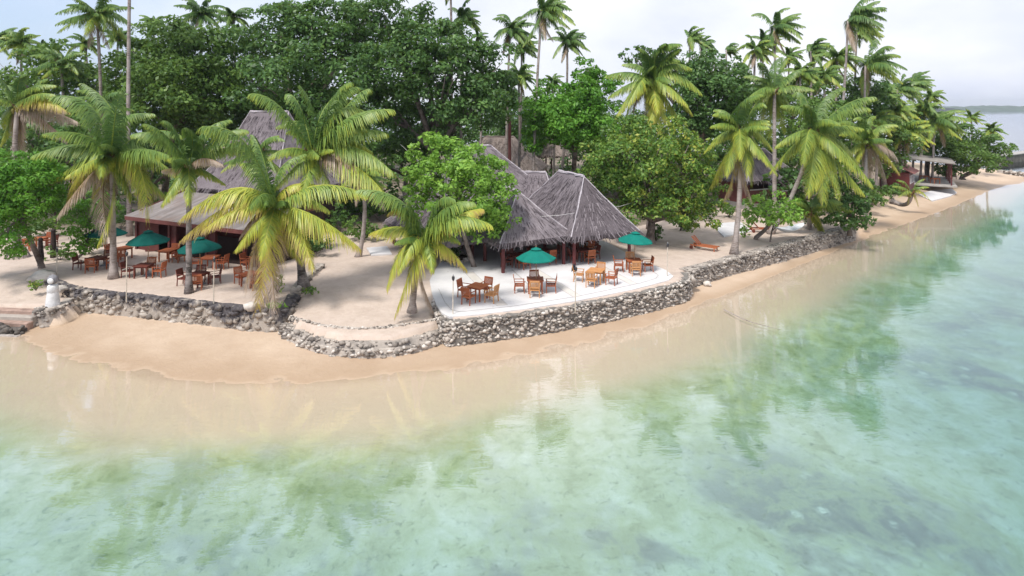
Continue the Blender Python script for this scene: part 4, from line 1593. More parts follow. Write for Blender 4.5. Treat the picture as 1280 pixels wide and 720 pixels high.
# far open pavilion, red hut, deck, jetty at the right
pv = G(1158, 226)
pr = empty('pavilion', (pv.x, pv.y, 0.0), R(58), 'open beach pavilion with pale sloping roof on thin posts at the far point', 'pavilion')
mb = MB()
vs, fs = [], []
for i in range(9):
    x = -6.2 + 12.4 * i / 8
    for y, z in ((-2.9, 3.05), (2.9, 3.6), (2.9, 3.47), (-2.9, 2.92)):
        vs.append((x, y, z + 0.15 * math.sin(i / 8 * math.pi)))
for i in range(8):
    for k in range(4):
        a, b = i * 4 + k, i * 4 + (k + 1) % 4
        fs.append((a, a + 4, b + 4, b))
fs += [(0, 1, 2, 3), (35, 34, 33, 32)]
MB().add(vs, fs).build('roof', plain('weathered_roofing', (0.27, 0.245, 0.225), 0.9, 0.25, 1.2), pr)
for x in (-5.6, -2.8, 0, 2.8, 5.6):
    for y in (-2.5, 2.5):
        MB().box((x, y, 1.5), (0.15, 0.15, 3.2)).build('post', M['maroon'], pr)
MB().box((0, 0, 0.02), (12.6, 6.2, 0.16)).build('floor', M['plinth'], pr)
for k, (x, y) in enumerate(((-4.2, -0.8), (-1.6, 0.3))):
    q = Matrix.Translation(pr.location) @ Matrix.Rotation(pr.rotation_euler.z, 4, 'Z') @ Vector((x, y, 0.1))
    table_at(q, R(20 * k), 'teak', ('red table under the near end of the far beach pavilion', 'red table under the middle of the far beach pavilion')[k], 'tables in the far pavilion')
rh = G(1121, 236)
rr_ = empty('red_hut', (rh.x, rh.y, 0), R(50), 'small dark red hut with white framed windows left of the far pavilion', 'hut')
rr_.scale = (0.8, 0.8, 0.85)
MB().box((0, 0, 1.3), (5.2, 4.0, 2.8)).build('wall', M['maroon'], rr_)
for i, x in enumerate((-1.6, 0.1, 1.7)):
    wq = MB().box((x, -2.03, 1.65), (1.0, 0.06, 1.0)).build('window', M['glass_dark'], rr_)
    MB().box((x, -2.06, 2.2), (1.2, 0.08, 0.1)).box((x, -2.06, 1.1), (1.2, 0.08, 0.1)).box((x - .55, -2.06, 1.65), (0.1, 0.08, 1.0)).box((x + .55, -2.06, 1.65), (0.1, 0.08, 1.0)).build('frame', M['white_trim'], wq)
for s in (-1, 1):
    MB().box((0, s * 1.35, 3.25), (5.8, 3.0, 0.1), rx=-s * R(24)).build('roof', plain('red_roofing', (0.30, 0.13, 0.12), 0.7, 0.2, 1), rr_)
def ground_z(x, y):
    i_, j_ = int(np.searchsorted(gx, x)) - 1, int(np.searchsorted(gy, y)) - 1
    u, v = (x - gx[i_]) / (gx[i_ + 1] - gx[i_]), (y - gy[j_]) / (gy[j_ + 1] - gy[j_])
    return float((GZ[j_, i_] * (1 - u) + GZ[j_, i_ + 1] * u) * (1 - v) + (GZ[j_ + 1, i_] * (1 - u) + GZ[j_ + 1, i_ + 1] * u) * v)


dk = [G(a_, b_, z_) for a_, b_, z_ in ((1148, 240, -.4), (1165, 246, -.5), (1188, 240, -.5), (1196, 233, -.2), (1190, 229, -.1), (1166, 232, -.1))]
c = sum(dk, Vector()) / 6
top_ = [Vector((q.x, q.y, ground_z(q.x, q.y) + 0.10)) - c for q in dk]
mid_ = Vector((c.x, c.y, ground_z(c.x, c.y) + 0.10)) - c
vs = [mid_] + top_ + [q - Vector((0, 0, 0.4)) for q in top_]
fs = []
for k in range(6):
    a, b = 1 + k, 1 + (k + 1) % 6
    fs += [(0, a, b), (a, a + 6, b + 6, b)]
o = MB().add(vs, fs).build('concrete_slab', M['mat_white'])
o.location = c
tag(o, 'pale concrete landing slab in front of the far pavilion', 'slab')
yc = G(1187, 222)
ro = empty('sunshade', (yc.x, yc.y, 0), R(40), 'yellow orange canopy at the end of the far pavilion', 'sunshade')
MB().box((0, 0, 2.6), (2.6, 2.4, 0.08), ry=R(8)).build('canopy', M['yellow_canvas'], ro)
for x, y in ((-1.2, -1.1), (1.2, -1.1), (1.2, 1.1), (-1.2, 1.1)):
    MB().box((x, y, 1.25), (0.08, 0.08, 2.6)).build('post', M['maroon'], ro)
ja, jb = G(1242, 199, -0.3), G(1300, 191, -0.3)
jr = empty('jetty', tuple(ja), math.atan2(jb.y - ja.y, jb.x - ja.x), 'long low dark stone jetty in the water off the far point', 'jetty')
LJ = (jb - ja).length + 30
MB().box((LJ / 2, 0, -0.3), (LJ, 2.4, 1.7), taper=0.93).build('wall', plain('jetty_stone', (0.15, 0.135, 0.12), 0.95, 0.4, 1.0, 0.1, 0.05), jr)
MB().box((LJ / 2, 0, 0.62), (LJ - .3, 2.6, 0.16)).build('deck', M['plinth'], jr)
ga, gb = G(1246, 216, -0.9), G(1300, 221, -0.9)
path = [ga, ga.lerp(gb, .5), gb, gb + (gb - ga) * 0.6]
wall('stone_groyne', 'low brown stone groyne running off the far sandy point', path, -0.45, -1.6, 1.0, 0.3, M['stone'], dens=2.5, inward=1)


# ------------------------------------------------------------------ palms
def frond(c, tip, arch, age, npair=34, lw=0.075, ll=0.24, start=0.10, hang=0.85, curl=0.0, dead=False):
    """Arched pinnate frond from c to tip. Returns arrays of leaflet vertices, quads (each leaflet 2 quads), ages."""
    c, tip = np.array(c, float), np.array(tip, float)
    span = np.linalg.norm(tip - c)
    tip[2] += 0.32 * span * max(0.0, (tip[2] - c[2]) / (span + 1e-6) - 0.25)
    span = np.linalg.norm(tip - c)
    ctrl = c + (tip - c) * 0.42 + np.array([0, 0, 1.0]) * arch * span
    side0 = RNG.normal(0, 0.10, 3) * span
    ctrl = ctrl + side0
    ts = np.linspace(start, 1.0, npair)
    B = (1 - ts)[:, None] ** 2 * c + (2 * ts * (1 - ts))[:, None] * ctrl + (ts ** 2)[:, None] * tip
    T = 2 * (1 - ts)[:, None] * (ctrl - c) + 2 * ts[:, None] * (tip - ctrl)
    # plume: steep fronds curl over sideways and down at the tip
    rise = max(0.0, (tip[2] - c[2]) / (span + 1e-6) - 0.25)
    if rise > 0:
        sd_ = 1.0 if tip[0] >= c[0] else -1.0
        pl = np.array([sd_ * RNG.uniform(0.1, 0.45), RNG.uniform(-0.4, 0.3), -RNG.uniform(0.25, 0.5)]) * span * rise
        B = B + (ts ** 3)[:, None] * pl
        T = T + (3 * ts ** 2)[:, None] * pl
    seg = np.linalg.norm(T, axis=1)
    L = seg.mean()
    T = T / seg[:, None]
    up = np.array([0, 0, 1.0])
    S = np.cross(T, up)
    sn = np.linalg.norm(S, axis=1)
    ref = S[np.argmax(sn)] / max(sn.max(), 1e-6)
    bad = sn < 0.25
    S[bad] = ref
    S = S / np.linalg.norm(S, axis=1)[:, None]
    sg = np.sign((S * ref).sum(1))
    sg[sg == 0] = 1
    S *= sg[:, None]
    prof = np.sin(np.pi * np.clip(0.12 + 0.80 * ts, 0, 1)) ** 0.7 * (1 - 0.35 * ts)
    Vs, Ag = [], []
    for s in (-1, 1):
        n = len(ts)
        ln = (ll * L * prof * RNG.uniform(0.85, 1.1, n))[:, None]
        fwd = (0.30 + 0.60 * ts ** 1.5)[:, None]
        d = S * s * (0.85 - 0.3 * ts[:, None] - 0.32 * np.clip(T[:, 2:3], 0, 1)) + T * fwd + up * RNG.normal(-0.10, 0.12, (n, 1))
        d = d + RNG.normal(0, 0.055, (n, 3))
        d /= np.linalg.norm(d, axis=1)[:, None]
        dr = (hang * (1.0 + 0.1 * np.clip(T[:, 2], 0, 1)) * (0.75 + 0.4 * RNG.random(n)))[:, None]
        mid = B + d * ln * 0.5 - up * ln * dr * 0.20
        tp = B + d * ln * 0.80 - up * ln * dr * 0.80
        w2 = lw * 0.5
        wv = T * w2
        Vs.append(np.stack([B - wv * 0.6, B + wv * 0.6, mid + wv, mid - wv, tp + wv * 0.25, tp - wv * 0.25], 1))
        a0 = np.full((n, 1), age) + RNG.normal(0, 0.03, (n, 1)) + 0.10 * ts[:, None] ** 3
        Ag.append(np.concatenate([a0, a0, a0 + 0.03, a0 + 0.03, a0 + 0.16, a0 + 0.16], 1))
    V = np.concatenate(Vs)
    A = np.concatenate(Ag).reshape(-1)
    m = len(V)
    i0 = np.arange(m)[:, None] * 6
    Qs = np.concatenate([i0 + np.array([[0, 1, 2, 3]]), i0 + np.array([[3, 2, 4, 5]])])
    V = V.reshape(-1, 3)
    # rachis
    tr = np.linspace(0, 1, 10)
    Bc = (1 - tr)[:, None] ** 2 * c + (2 * tr * (1 - tr))[:, None] * ctrl + (tr ** 2)[:, None] * tip + ((tr ** 3)[:, None] * pl if rise > 0 else 0)
    rad = (0.055 * (1 - tr) + 0.008) * (span / 4.5 + 0.2)
    rv, rq = [], []
    for i in range(10):
        for a in (90, 210, 330):
            o_ = ref * math.cos(R(a)) + up * math.sin(R(a))
            rv.append(Bc[i] + o_ * rad[i])
    o = len(V)
    for i in range(9):
        for k in range(3):
            p, q = o + i * 3 + k, o + i * 3 + (k + 1) % 3
            rq.append((p, q, q + 3, p + 3))
    V = np.concatenate([V, np.array(rv)])
    A = np.concatenate([A, np.full(30, min(0.9, max(age + 0.12, 0.42)))])
    return V, np.concatenate([Qs, np.array(rq)]), A


def merge(parts):
    Vs, Qs, As, o = [], [], [], 0
    for V, Q_, A in parts:
        Vs.append(V)
        Qs.append(Q_ + o)
        As.append(A)
        o += len(V)
    return np.concatenate(Vs), np.concatenate(Qs), np.concatenate(As)


def trunk_pts(b, t, bend=(0, 0, 0), n=14, low=0.0):
    b, t = Vector(b), Vector(t)
    m = b.lerp(t, 0.45) + Vector(bend)
    out = []
    for i in range(n):
        u = i / (n - 1)
        out.append(b * (1 - u) ** 2 + m * (2 * u * (1 - u)) + t * u * u)
    return out


def palm(label, base, crown, fronds, mat='palm_bark', r0=0.2, r1=0.12, bend=(0, 0, 0), npair=34, lw=0.075, dead=(), name='palm_tree', group='coconut palms along the shore', ll=0.24, husk=True):
    """fronds: [(tip xyz, arch, age)] in world space; dead: same, each becomes a dead_frond part."""
    base, crown = Vector(base), Vector(crown)
    rt = empty(name, tuple(base), 0, label, 'palm tree', group)
    off = np.array(base)
    pts = trunk_pts(base, crown, bend)
    n = len(pts)
    rad = [r1 + (r0 - r1) * (1 - i / (n - 1)) + (r0 * 0.75 * max(0, 1 - i / 1.6)) + (0.008 if i % 2 else 0) for i in range(n)]
    MB().tube([p - base for p in pts], rad, 9, jit=0.05).build('trunk', M[mat], rt, True)
    parts = [frond(crown + Vector((random.uniform(-.08, .08), random.uniform(-.08, .08), random.uniform(-.15, .1))), t, ar, ag, npair, lw, ll) for t, ar, ag in fronds]
    V, Q_, A = merge(parts)
    np_obj('crown', V - off, Q_, M['palm'], rt, {'age': A})
    for t, ar, ag in dead:
        V, Q_, A = frond(crown - Vector((0, 0, 0.15)), t, ar, ag, npair, lw * 0.8, ll * 0.9, hang=1.1)
        np_obj('dead_frond', V - off, Q_, M['palm'], rt, {'age': A})
    if husk:
        mb = MB()
        for k in range(10):
            a = random.uniform(0, 6.28)
            d = Vector((math.cos(a), math.sin(a), random.uniform(0.2, 1.0))).normalized()
            mb.tube([Vector((0, 0, -0.35)), d * 0.25 + Vector((0, 0, -.2)), d * 0.6], [0.10, 0.085, 0.02], 5)
        hk = mb.build('leaf_base', M['husk'], rt)
        hk.location = crown - base
    return rt


def hero(label, base_px, crown_px, D, tips, dead=(), mat='palm_bark', depth=1.6, extra=4, L=None, bend=(0, 0, 0), r0=0.2, r1=0.12, npair=120, lw=0.060, zb=0.0, ll=0.285):
    """tips: (px, py, arch, age[, dy])"""
    b = G(base_px[0], base_px[1], zb) if base_px is not None else None
    if b is None:
        q = P(crown_px[0], crown_px[1], D)
        b = Vector((q.x, q.y, 0))
    b.z -= 0.08
    c = P(crown_px[0], crown_px[1], D)
    fr = []
    for t in tips:
        dy = t[4] if len(t) > 4 else random.uniform(-depth, depth)
        fr.append((P(t[0], t[1], D) + Vector((0, dy, 0)), t[2] + 0.06, t[3]))
    dd = []
    for t in dead:
        dy = t[4] if len(t) > 4 else random.uniform(-depth, depth) * 0.5
        dd.append((P(t[0], t[1], D) + Vector((0, dy, 0)), t[2], t[3]))
    LL = L or 3.4
    for k in range(extra):
        a = random.uniform(0.25, 2.9) * random.choice((-1, 1))
        el = random.uniform(-0.3, 0.7)
        tip = c + Vector((math.cos(a) * math.cos(el) * 0.55, math.sin(a) * math.cos(el), math.sin(el) * 0.7)) * LL * random.uniform(0.8, 1.0)
        fr.append((tip, random.uniform(0.15, 0.35), random.uniform(0.12, 0.38)))
    pt = palm(label, b, c, fr, mat, r0, r1, bend, npair, lw, dd, ll=ll)
    for k in range(5):
        a = 2 * math.pi * k / 5 + random.random()
        cn = MB().lathe([(0.02, -0.15), (0.10, -0.09), (0.125, 0.0), (0.09, 0.10), (0.02, 0.15)], (0, 0, 0), 9).build('coconut', M['coconut'], pt, True)
        cn.location = (c - b) + Vector((math.cos(a) * 0.27, math.sin(a) * 0.27, -0.38 + random.uniform(-.1, .08)))
    return pt


hero('ringed grey palm on the restaurant sand with long brown hanging frond in its middle', (142, 348), (140, 195), 36.9,
     [(55, 192, .28, .30), (66, 228, .3, .38), (82, 258, .30, .60), (103, 250, .22, .62), (124, 225, .1, .5), (136, 298, .0, .48, -.9), (165, 250, .18, .42), (192, 272, .30, .52), (199, 252, .30, .40),
      (226, 192, .25, .30), (206, 168, .25, .22), (108, 128, .1, .22), (128, 96, .02, .2), (152, 105, .02, .18), (170, 140, .15, .25), (86, 160, .22, .28), (213, 218, .30, .36), (98, 118, .1, .25), (118, 215, .2, .45, -2.3), (160, 215, .25, .42, -2.4)],
     dead=[(150, 292, .05, .90, -1.0), (98, 262, .28, .84, -1.6), (192, 250, .3, .82, 1)])
hero('slim palm with dark speckled lower trunk in front of the right-hand green parasol', (236, 366), (236, 206), 34.2,
     [(191, 165, .22, .28), (205, 150, .12, .25), (222, 146, .06, .2), (243, 150, .04, .2), (262, 150, .1, .22), (283, 163, .2, .28), (292, 190, .25, .34), (196, 200, .25, .38), (205, 232, .3, .45), (270, 232, .3, .4), (253, 250, .2, .42, -1.5), (222, 250, .15, .42, -1.5)],
     dead=[(282, 205, .28, .85), (196, 214, .26, .72)], mat='palm_bark_dark', r0=.16, r1=.12)
hero('palm with one huge yellow and white drooping frond at the end of the restaurant terrace', (336, 377), (343, 258), 32.6,
     [(226, 272, .22, .55), (222, 300, .30, .62), (268, 282, .25, .58), (303, 150, .12, .26), (330, 165, .05, .22), (300, 205, .25, .32), (358, 185, .1, .28), (455, 243, .33, .42), (452, 305, .24, .52), (404, 326, .18, .58, -1.6),
      (388, 230, .35, .55), (335, 378, .04, .70, -1.6), (372, 330, .12, .5), (280, 240, .3, .42), (410, 262, .3, .4), (318, 300, .2, .5, -2.2), (348, 310, .2, .5, -2.4), (262, 255, .3, .45)],
     dead=[(362, 372, .10, .98, -2.0), (320, 352, .1, .80, -1.4), (300, 296, .25, .82)], mat='palm_bark', r0=.2, r1=.15, ll=.27, lw=.056, extra=5)
hero('large lush palm with curved dark base trunk behind the drooping palm', (380, 360), (393, 192), 34.6,
     [(334, 116, .30, .28), (352, 150, .35, .30), (366, 160, .35, .36), (405, 86, .02, .22), (388, 96, .04, .2), (422, 92, .05, .25), (440, 106, .12, .25), (440, 132, .3, .32), (476, 136, .25, .32), (479, 166, .28, .32), (460, 190, .35, .40),
      (495, 212, .30, .36), (488, 240, .32, .46), (345, 195, .25, .36), (362, 228, .25, .4, -2), (425, 235, .25, .42, -1.5), (392, 240, .1, .4, -2.2), (455, 160, .3, .3), (375, 115, .1, .22)],
     dead=[(482, 252, .35, .84), (448, 222, .3, .78)], mat='palm_bark_dark', bend=(-0.9, 0, 0), r0=.24, r1=.15, ll=.29, lw=.058)
hero('small lone palm standing in the open sand court beside the white terrace', (515, 388), (527, 299), 31.0,
     [(457, 297, .25, .52), (472, 224, .10, .28), (492, 262, .38, .60), (508, 258, .3, .5), (525, 232, .02, .22), (512, 240, .05, .28), (548, 235, .05, .24), (585, 238, .2, .30), (612, 273, .28, .38), (597, 262, .28, .56), (574, 302, .25, .36), (583, 334, .38, .58),
      (498, 386, .30, .56, -.8), (488, 355, .25, .52), (560, 250, .15, .28), (545, 330, .3, .42, -1.4), (505, 330, .25, .45, -1.5)],
     dead=[(540, 388, .16, .86, .2)], mat='palm_bark', bend=(-0.1, 0, 0), r0=.17, r1=.12, L=2.6, extra=3)
hero('tall slender pale palm rising from the straight seawall', (917, 318), (925, 163), 43.0,
     [(884, 157, .28, .34), (888, 190, .32, .42), (903, 217, .22, .42), (898, 236, .2, .5), (925, 216, .1, .45, -1.5), (942, 232, .15, .42), (960, 212, .26, .40), (966, 186, .3, .4), (957, 150, .28, .3), (940, 126, .06, .26), (925, 118, .03, .24), (905, 132, .15, .28), (890, 142, .25, .32), (912, 195, .2, .45, -2), (945, 200, .25, .42, -2)],
     dead=[(936, 246, .1, .78), (907, 246, .12, .74)], bend=(0.4, 0, 0.3), r0=.2, r1=.13)
hero('palm with leaning trunk above the small tree and hammock', (962, 292), (1018, 165), 48.5,
     [(968, 182, .3, .38), (973, 215, .28, .42), (994, 238, .2, .44), (1014, 246, .1, .42, -2), (1036, 240, .15, .40), (1062, 236, .22, .42), (1078, 203, .3, .38), (1078, 160, .3, .34), (1062, 130, .2, .28), (1036, 106, .05, .24), (1012, 106, .04, .24), (986, 128, .15, .28), (1050, 114, .12, .26), (1000, 122, .1, .26), (1070, 225, .28, .42), (985, 200, .28, .4, -2.5), (1045, 205, .28, .4, -2.5), (1003, 230, .2, .46, -2)],
     dead=[(1024, 248, .1, .75)], bend=(0.6, 0, -0.6), r0=.19, r1=.14, depth=2.2)
hero('dense palm crown standing left of and behind the leaning palm', None, (968, 112), 55.0,
     [(932, 120, .3, .3), (936, 145, .3, .38), (950, 162, .2, .4), (970, 172, .1, .42), (990, 165, .2, .42), (1005, 142, .3, .36), (1005, 112, .3, .3), (992, 82, .12, .24), (975, 66, .03, .22), (958, 70, .06, .22), (945, 90, .2, .26), (985, 95, .25, .25)], r0=.2, r1=.14, depth=2)
hero('big round headed palm with rust tinted hanging fronds behind the main huts', None, (813, 100), 52.0,
     [(763, 120, .4, .34), (765, 92, .3, .3), (768, 145, .4, .42), (784, 160, .28, .42), (800, 163, .15, .5, -2), (820, 168, .08, .5, -2), (838, 158, .15, .46), (854, 160, .28, .42), (864, 140, .36, .42), (870, 115, .4, .36), (858, 85, .32, .3), (835, 62, .12, .24), (818, 46, .03, .2), (803, 54, .04, .2), (826, 50, .03, .22), (848, 70, .2, .26), (790, 75, .25, .26), (778, 130, .35, .42, -2.5), (848, 130, .35, .42, -2.5), (812, 140, .2, .5, -3)],
     dead=[(806, 165, .1, .78), (828, 150, .1, .82), (793, 140, .1, .8)], r0=.24, r1=.17, depth=2.2, lw=.09)
hero('palm with several dead white fronds at the far left edge', None, (22, 132), 45.0,
     [(-25, 120, .25, .3), (-20, 160, .25, .4), (5, 85, .05, .22), (22, 82, .03, .2), (40, 92, .08, .22), (56, 108, .2, .3), (76, 118, .25, .34), (74, 140, .28, .55), (90, 138, .25, .62), (-5, 100, .1, .25), (50, 160, .25, .45), (0, 180, .2, .42), (60, 105, .2, .3)],
     dead=[(94, 152, .28, .95), (75, 175, .3, .9), (12, 188, .2, .97), (25, 195, .05, .85), (45, 145, .35, .93)], r0=.2, r1=.15, bend=(-.5, 0, 0))
hero('shorter palm with pale dead fronds between the leaning palm and the red hut', None, (1082, 178), 56.0,
     [(1045, 165, .3, .36), (1052, 200, .3, .44), (1064, 215, .2, .5), (1112, 158, .3, .36), (1122, 190, .32, .56), (1108, 150, .2, .34), (1090, 140, .05, .3), (1070, 142, .08, .3), (1120, 215, .28, .52), (1056, 150, .2, .3)],
     dead=[(1125, 200, .3, .92), (1112, 225, .25, .95), (1090, 225, .08, .9), (1078, 228, .06, .92)], r0=.18, r1=.14)
hero('young low palm with arching fronds at the end of the straight seawall', (1012, 286), (1012, 264), 50.0,
     [(968, 262, .3, .3), (975, 278, .3, .38), (1045, 250, .3, .3), (1062, 262, .32, .34), (1040, 300, .35, .48), (1032, 292, .3, .45), (1000, 240, .1, .26), (1020, 238, .08, .25), (1035, 244, .15, .28), (985, 248, .2, .28)], r0=.2, r1=.16, depth=1.2, extra=2, L=2)
hero('small palm with dark trunk lying along the beach and yellow fronds', (1114, 250), (1139, 240), 66.0,
     [(1118, 232, .25, .35), (1128, 225, .2, .32), (1145, 222, .15, .36), (1154, 232, .25, .4), (1156, 248, .35, .52), (1148, 258, .3, .58), (1138, 256, .2, .52), (1120, 245, .3, .4)], mat='palm_bark_dark', bend=(0.9, -.5, -1.6), r0=.22, r1=.2, extra=2, L=1.6, depth=.8, npair=26)


def gen_palm(label, crown_px, D, Rpx, base_x=None, wind=0.0, n=15, age=0.26, dead_n=0, mat='palm_bark', group='tall palms behind the trees', up=0.5, npair=46, lw=None):
    c = P(crown_px[0], crown_px[1], D)
    L = 1.06 * Rpx * D / F
    bx = base_x if base_x is not None else crown_px[0]
    b = Vector(((bx - 640) * D / F, D + random.uniform(-1, 1), -0.1))
    fr, dd = [], []
    n = int(n * 1.3)
    for k in range(n):
        a = 2 * math.pi * (k * 0.382) + random.uniform(-.25, .25)
        el = (k / n) * 1.75 - 0.70 + random.uniform(-.12, .12)
        v = Vector((math.cos(a) * math.cos(el), math.sin(a) * math.cos(el), math.sin(el) * 0.95))
        if wind:
            v = v + Vector((wind * (1.35 - 0.3 * v.x), 0, 0.10 * wind))
            v.normalize()
        LL = L * random.uniform(0.82, 1.08)
        ag_ = age - 0.07
        fr.append((c + v * LL - Vector((0, 0, 0.22 * L * math.cos(el))), random.uniform(0.22, 0.40) * (1.0 if el < 0.8 else 0.5), ag_ + (0.14 if el < -0.2 else 0.0) + random.uniform(-.07, .07)))
    for k in range(dead_n):
        a = random.uniform(0, 6.28)
        dd.append((c + Vector((math.cos(a) * 0.35, math.sin(a) * 0.35, -0.9)) * L, 0.15, random.uniform(.8, .95)))
    return palm(label, b, c, fr, mat, 0.16, 0.11, (random.uniform(-.6, .6) + wind * 0.4, 0, 0), npair, lw or 0.0019 * D, dd, group=group, husk=D < 60, ll=0.27)


GEN = [
    ('windswept palm between the tall slender palm and the golden heart palm', (953, 50), 80, 22, 950, .5, 14, .22, 0),
    ('low windswept crown just under the golden heart palm', (985, 70), 84, 20, 983, .4, 13, .26, 0),
    ('palm with tangled olive crown left of the tallest right palm', (1030, 95), 70, 26, 1028, .3, 14, .28, 1),
    ('windswept palm under the brown heart palm on the right skyline', (1100, 118), 80, 24, 1098, .5, 14, .28, 1),
    ('short yellowing palm among the right end of the grove', (1150, 138), 86, 24, 1148, .3, 14, .36, 1),
    ('drooping olive palm left of the upright palm with golden skirt', (1118, 138), 80, 24, 1116, .3, 14, .3, 1),
    ('small feathery palm between upright palm and spreading tree', (1190, 160), 92, 18, 1189, .2, 13, .3, 0),
    ('palm peeking behind the bare trunk at upper left', (148, 45), 72, 22, 149, .1, 13, .2, 0),
    ('small palm over the far left thicket', (58, 62), 72, 20, 58, .1, 13, .24, 0),
    ('tall palm with full drooping crown against the blue sky at upper left', (121, 18), 54, 42, 126, 0, 17, .30, 2),
    ('very tall bare palm trunk cut by the top of the picture at upper left', (163, -62), 50, 42, 171, 0, 14, .28, 0),
    ('mid height palm at the far left against the sky', (27, 54), 62, 27, 29, 0, 15, .34, 2),
    ('dark palm crown above the pale round tree, with yellow flower stalk', (251, 18), 62, 30, 253, .1, 15, .18, 1),
    ('dark slender palm crown just right of the dark one at upper left', (292, 20), 70, 22, 294, 0, 14, .16, 0),
    ('little palm top peeking above the pale round tree', (192, 26), 72, 16, 192, 0, 12, .18, 0),
    ('small palm behind the left trees with short crown', (107, 55), 70, 20, 108, 0, 13, .22, 0),
    ('palm fronds rising from the thicket at the far left', (76, 78), 58, 30, 78, 0, 14, .26, 0),
    ('half hidden palm at the extreme left edge', (-4, 50), 66, 26, -6, 0, 12, .24, 0),
    ('wind blown palm standing alone above the great dark tree', (576, 22), 66, 26, 577, .5, 14, .2, 0),
    ('bare topped palm trunk leaving the picture above the dark tree', (563, -22), 64, 24, 561, .3, 12, .2, 1),
    ('small ragged palm top just over the dark tree shoulder', (598, 46), 74, 13, 599, .3, 12, .18, 0),
    ('dense wind swept palm left of the tallest central palm', (638, 38), 68, 30, 634, .35, 16, .18, 1),
    ('second palm of the pair behind the tallest central palm', (652, 58), 72, 24, 646, .5, 13, .18, 0),
    ('tallest central palm with curved pale trunk', (677, 14), 62, 38, 665, .4, 16, .24, 2),
    ('slim palm right of the tallest central palm', (709, 53), 68, 25, 697, .35, 15, .18, 1),
    ('squat palm between the central palms and the bright dome tree', (648, 95), 66, 26, 646, .1, 14, .24, 1),
    ('small palm tuft right above the bright dome tree', (690, 102), 70, 16, 690, .3, 12, .18, 0),
    ('wind bent palm above the dark tree behind the round headed palm', (862, 46), 76, 20, 864, .55, 13, .26, 0),
    ('smaller wind bent palm beside the one above the dark tree', (876, 56), 80, 17, 876, .6, 12, .22, 0),
    ('small leaning palm tuft alone over the treeline', (908, 62), 84, 15, 908, .8, 12, .18, 0),
    ('rusty windswept palm left of the dense palm crown', (944, 62), 70, 25, 943, .25, 14, .32, 2),
    ('tall windswept palm with golden heart on the right skyline', (968, 34), 70, 33, 965, .5, 15, .24, 1),
    ('windswept palm with thin frond blown left, right of the golden heart', (1014, 64), 78, 24, 1012, .6, 14, .22, 0),
    ('bushy yellowing palm in front of the tallest right palm', (1046, 72), 74, 27, 1045, .25, 15, .32, 1),
    ('tallest windblown palm at right with bare curved white trunk', (1060, 26), 66, 40, 1043, .7, 17, .24, 2),
    ('windswept palm directly behind the tallest right palm', (1071, 40), 76, 26, 1068, .7, 13, .28, 0),
    ('windswept palm right of the tallest right palm, brown heart', (1082, 82), 72, 38, 1079, .6, 16, .26, 2),
    ('windblown palm on the falling skyline, nearer of two', (1122, 112), 82, 27, 1118, .55, 15, .24, 0),
    ('windblown palm on the falling skyline, farther of two', (1140, 102), 88, 23, 1136, .7, 14, .24, 0),
    ('yellowish palm with dry fronds above the red hut', (1132, 165), 76, 30, 1122, .2, 14, .40, 3),
    ('upright palm at the right end of the grove with golden skirt', (1168, 150), 84, 34, 1166, .3, 16, .28, 2),
    ('slim pale palm top at the right end of the grove', (1163, 120), 90, 16, 1164, .3, 12, .32, 0),
    ('small palm behind the spreading tree at the far point', (1214, 146), 96, 13, 1214, .2, 13, .34, 0),
    ('low palm behind the spreading tree at the sea edge', (1239, 162), 98, 15, 1238, .1, 13, .28, 1),
    ('yellow green palm behind the seaside grove in front of the round dark tree', (1092, 150), 74, 28, 1090, .2, 14, .36, 1),
    ('palm with dull fronds filling the gap behind the dense palm crown', (1000, 92), 68, 26, 998, .3, 14, .28, 1),
    ('young palm growing beside the pale trunk near the maroon cottage', (1030, 230), 60, 26, 1030, .1, 12, .26, 0),
    ('green palm behind the ringed palm under the pale round tree', (130, 130), 46, 34, 134, 0, 14, .22, 0),
    ('palm rising behind the large lush palm near the thatched hall', (322, 190), 41, 40, 326, 0, 14, .28, 1),
    ('low palm at the back of the sand court near the dark thatch', (452, 220), 42, 36, 446, .2, 13, .34, 2),
]
for lb, c, D, rp, bx, wd_, n, ag, dn_ in GEN:
    gen_palm(lb, c, D, rp, bx, wd_, n, ag, dn_)


# ------------------------------------------------------------------ broadleaf trees
DENS = 11.0


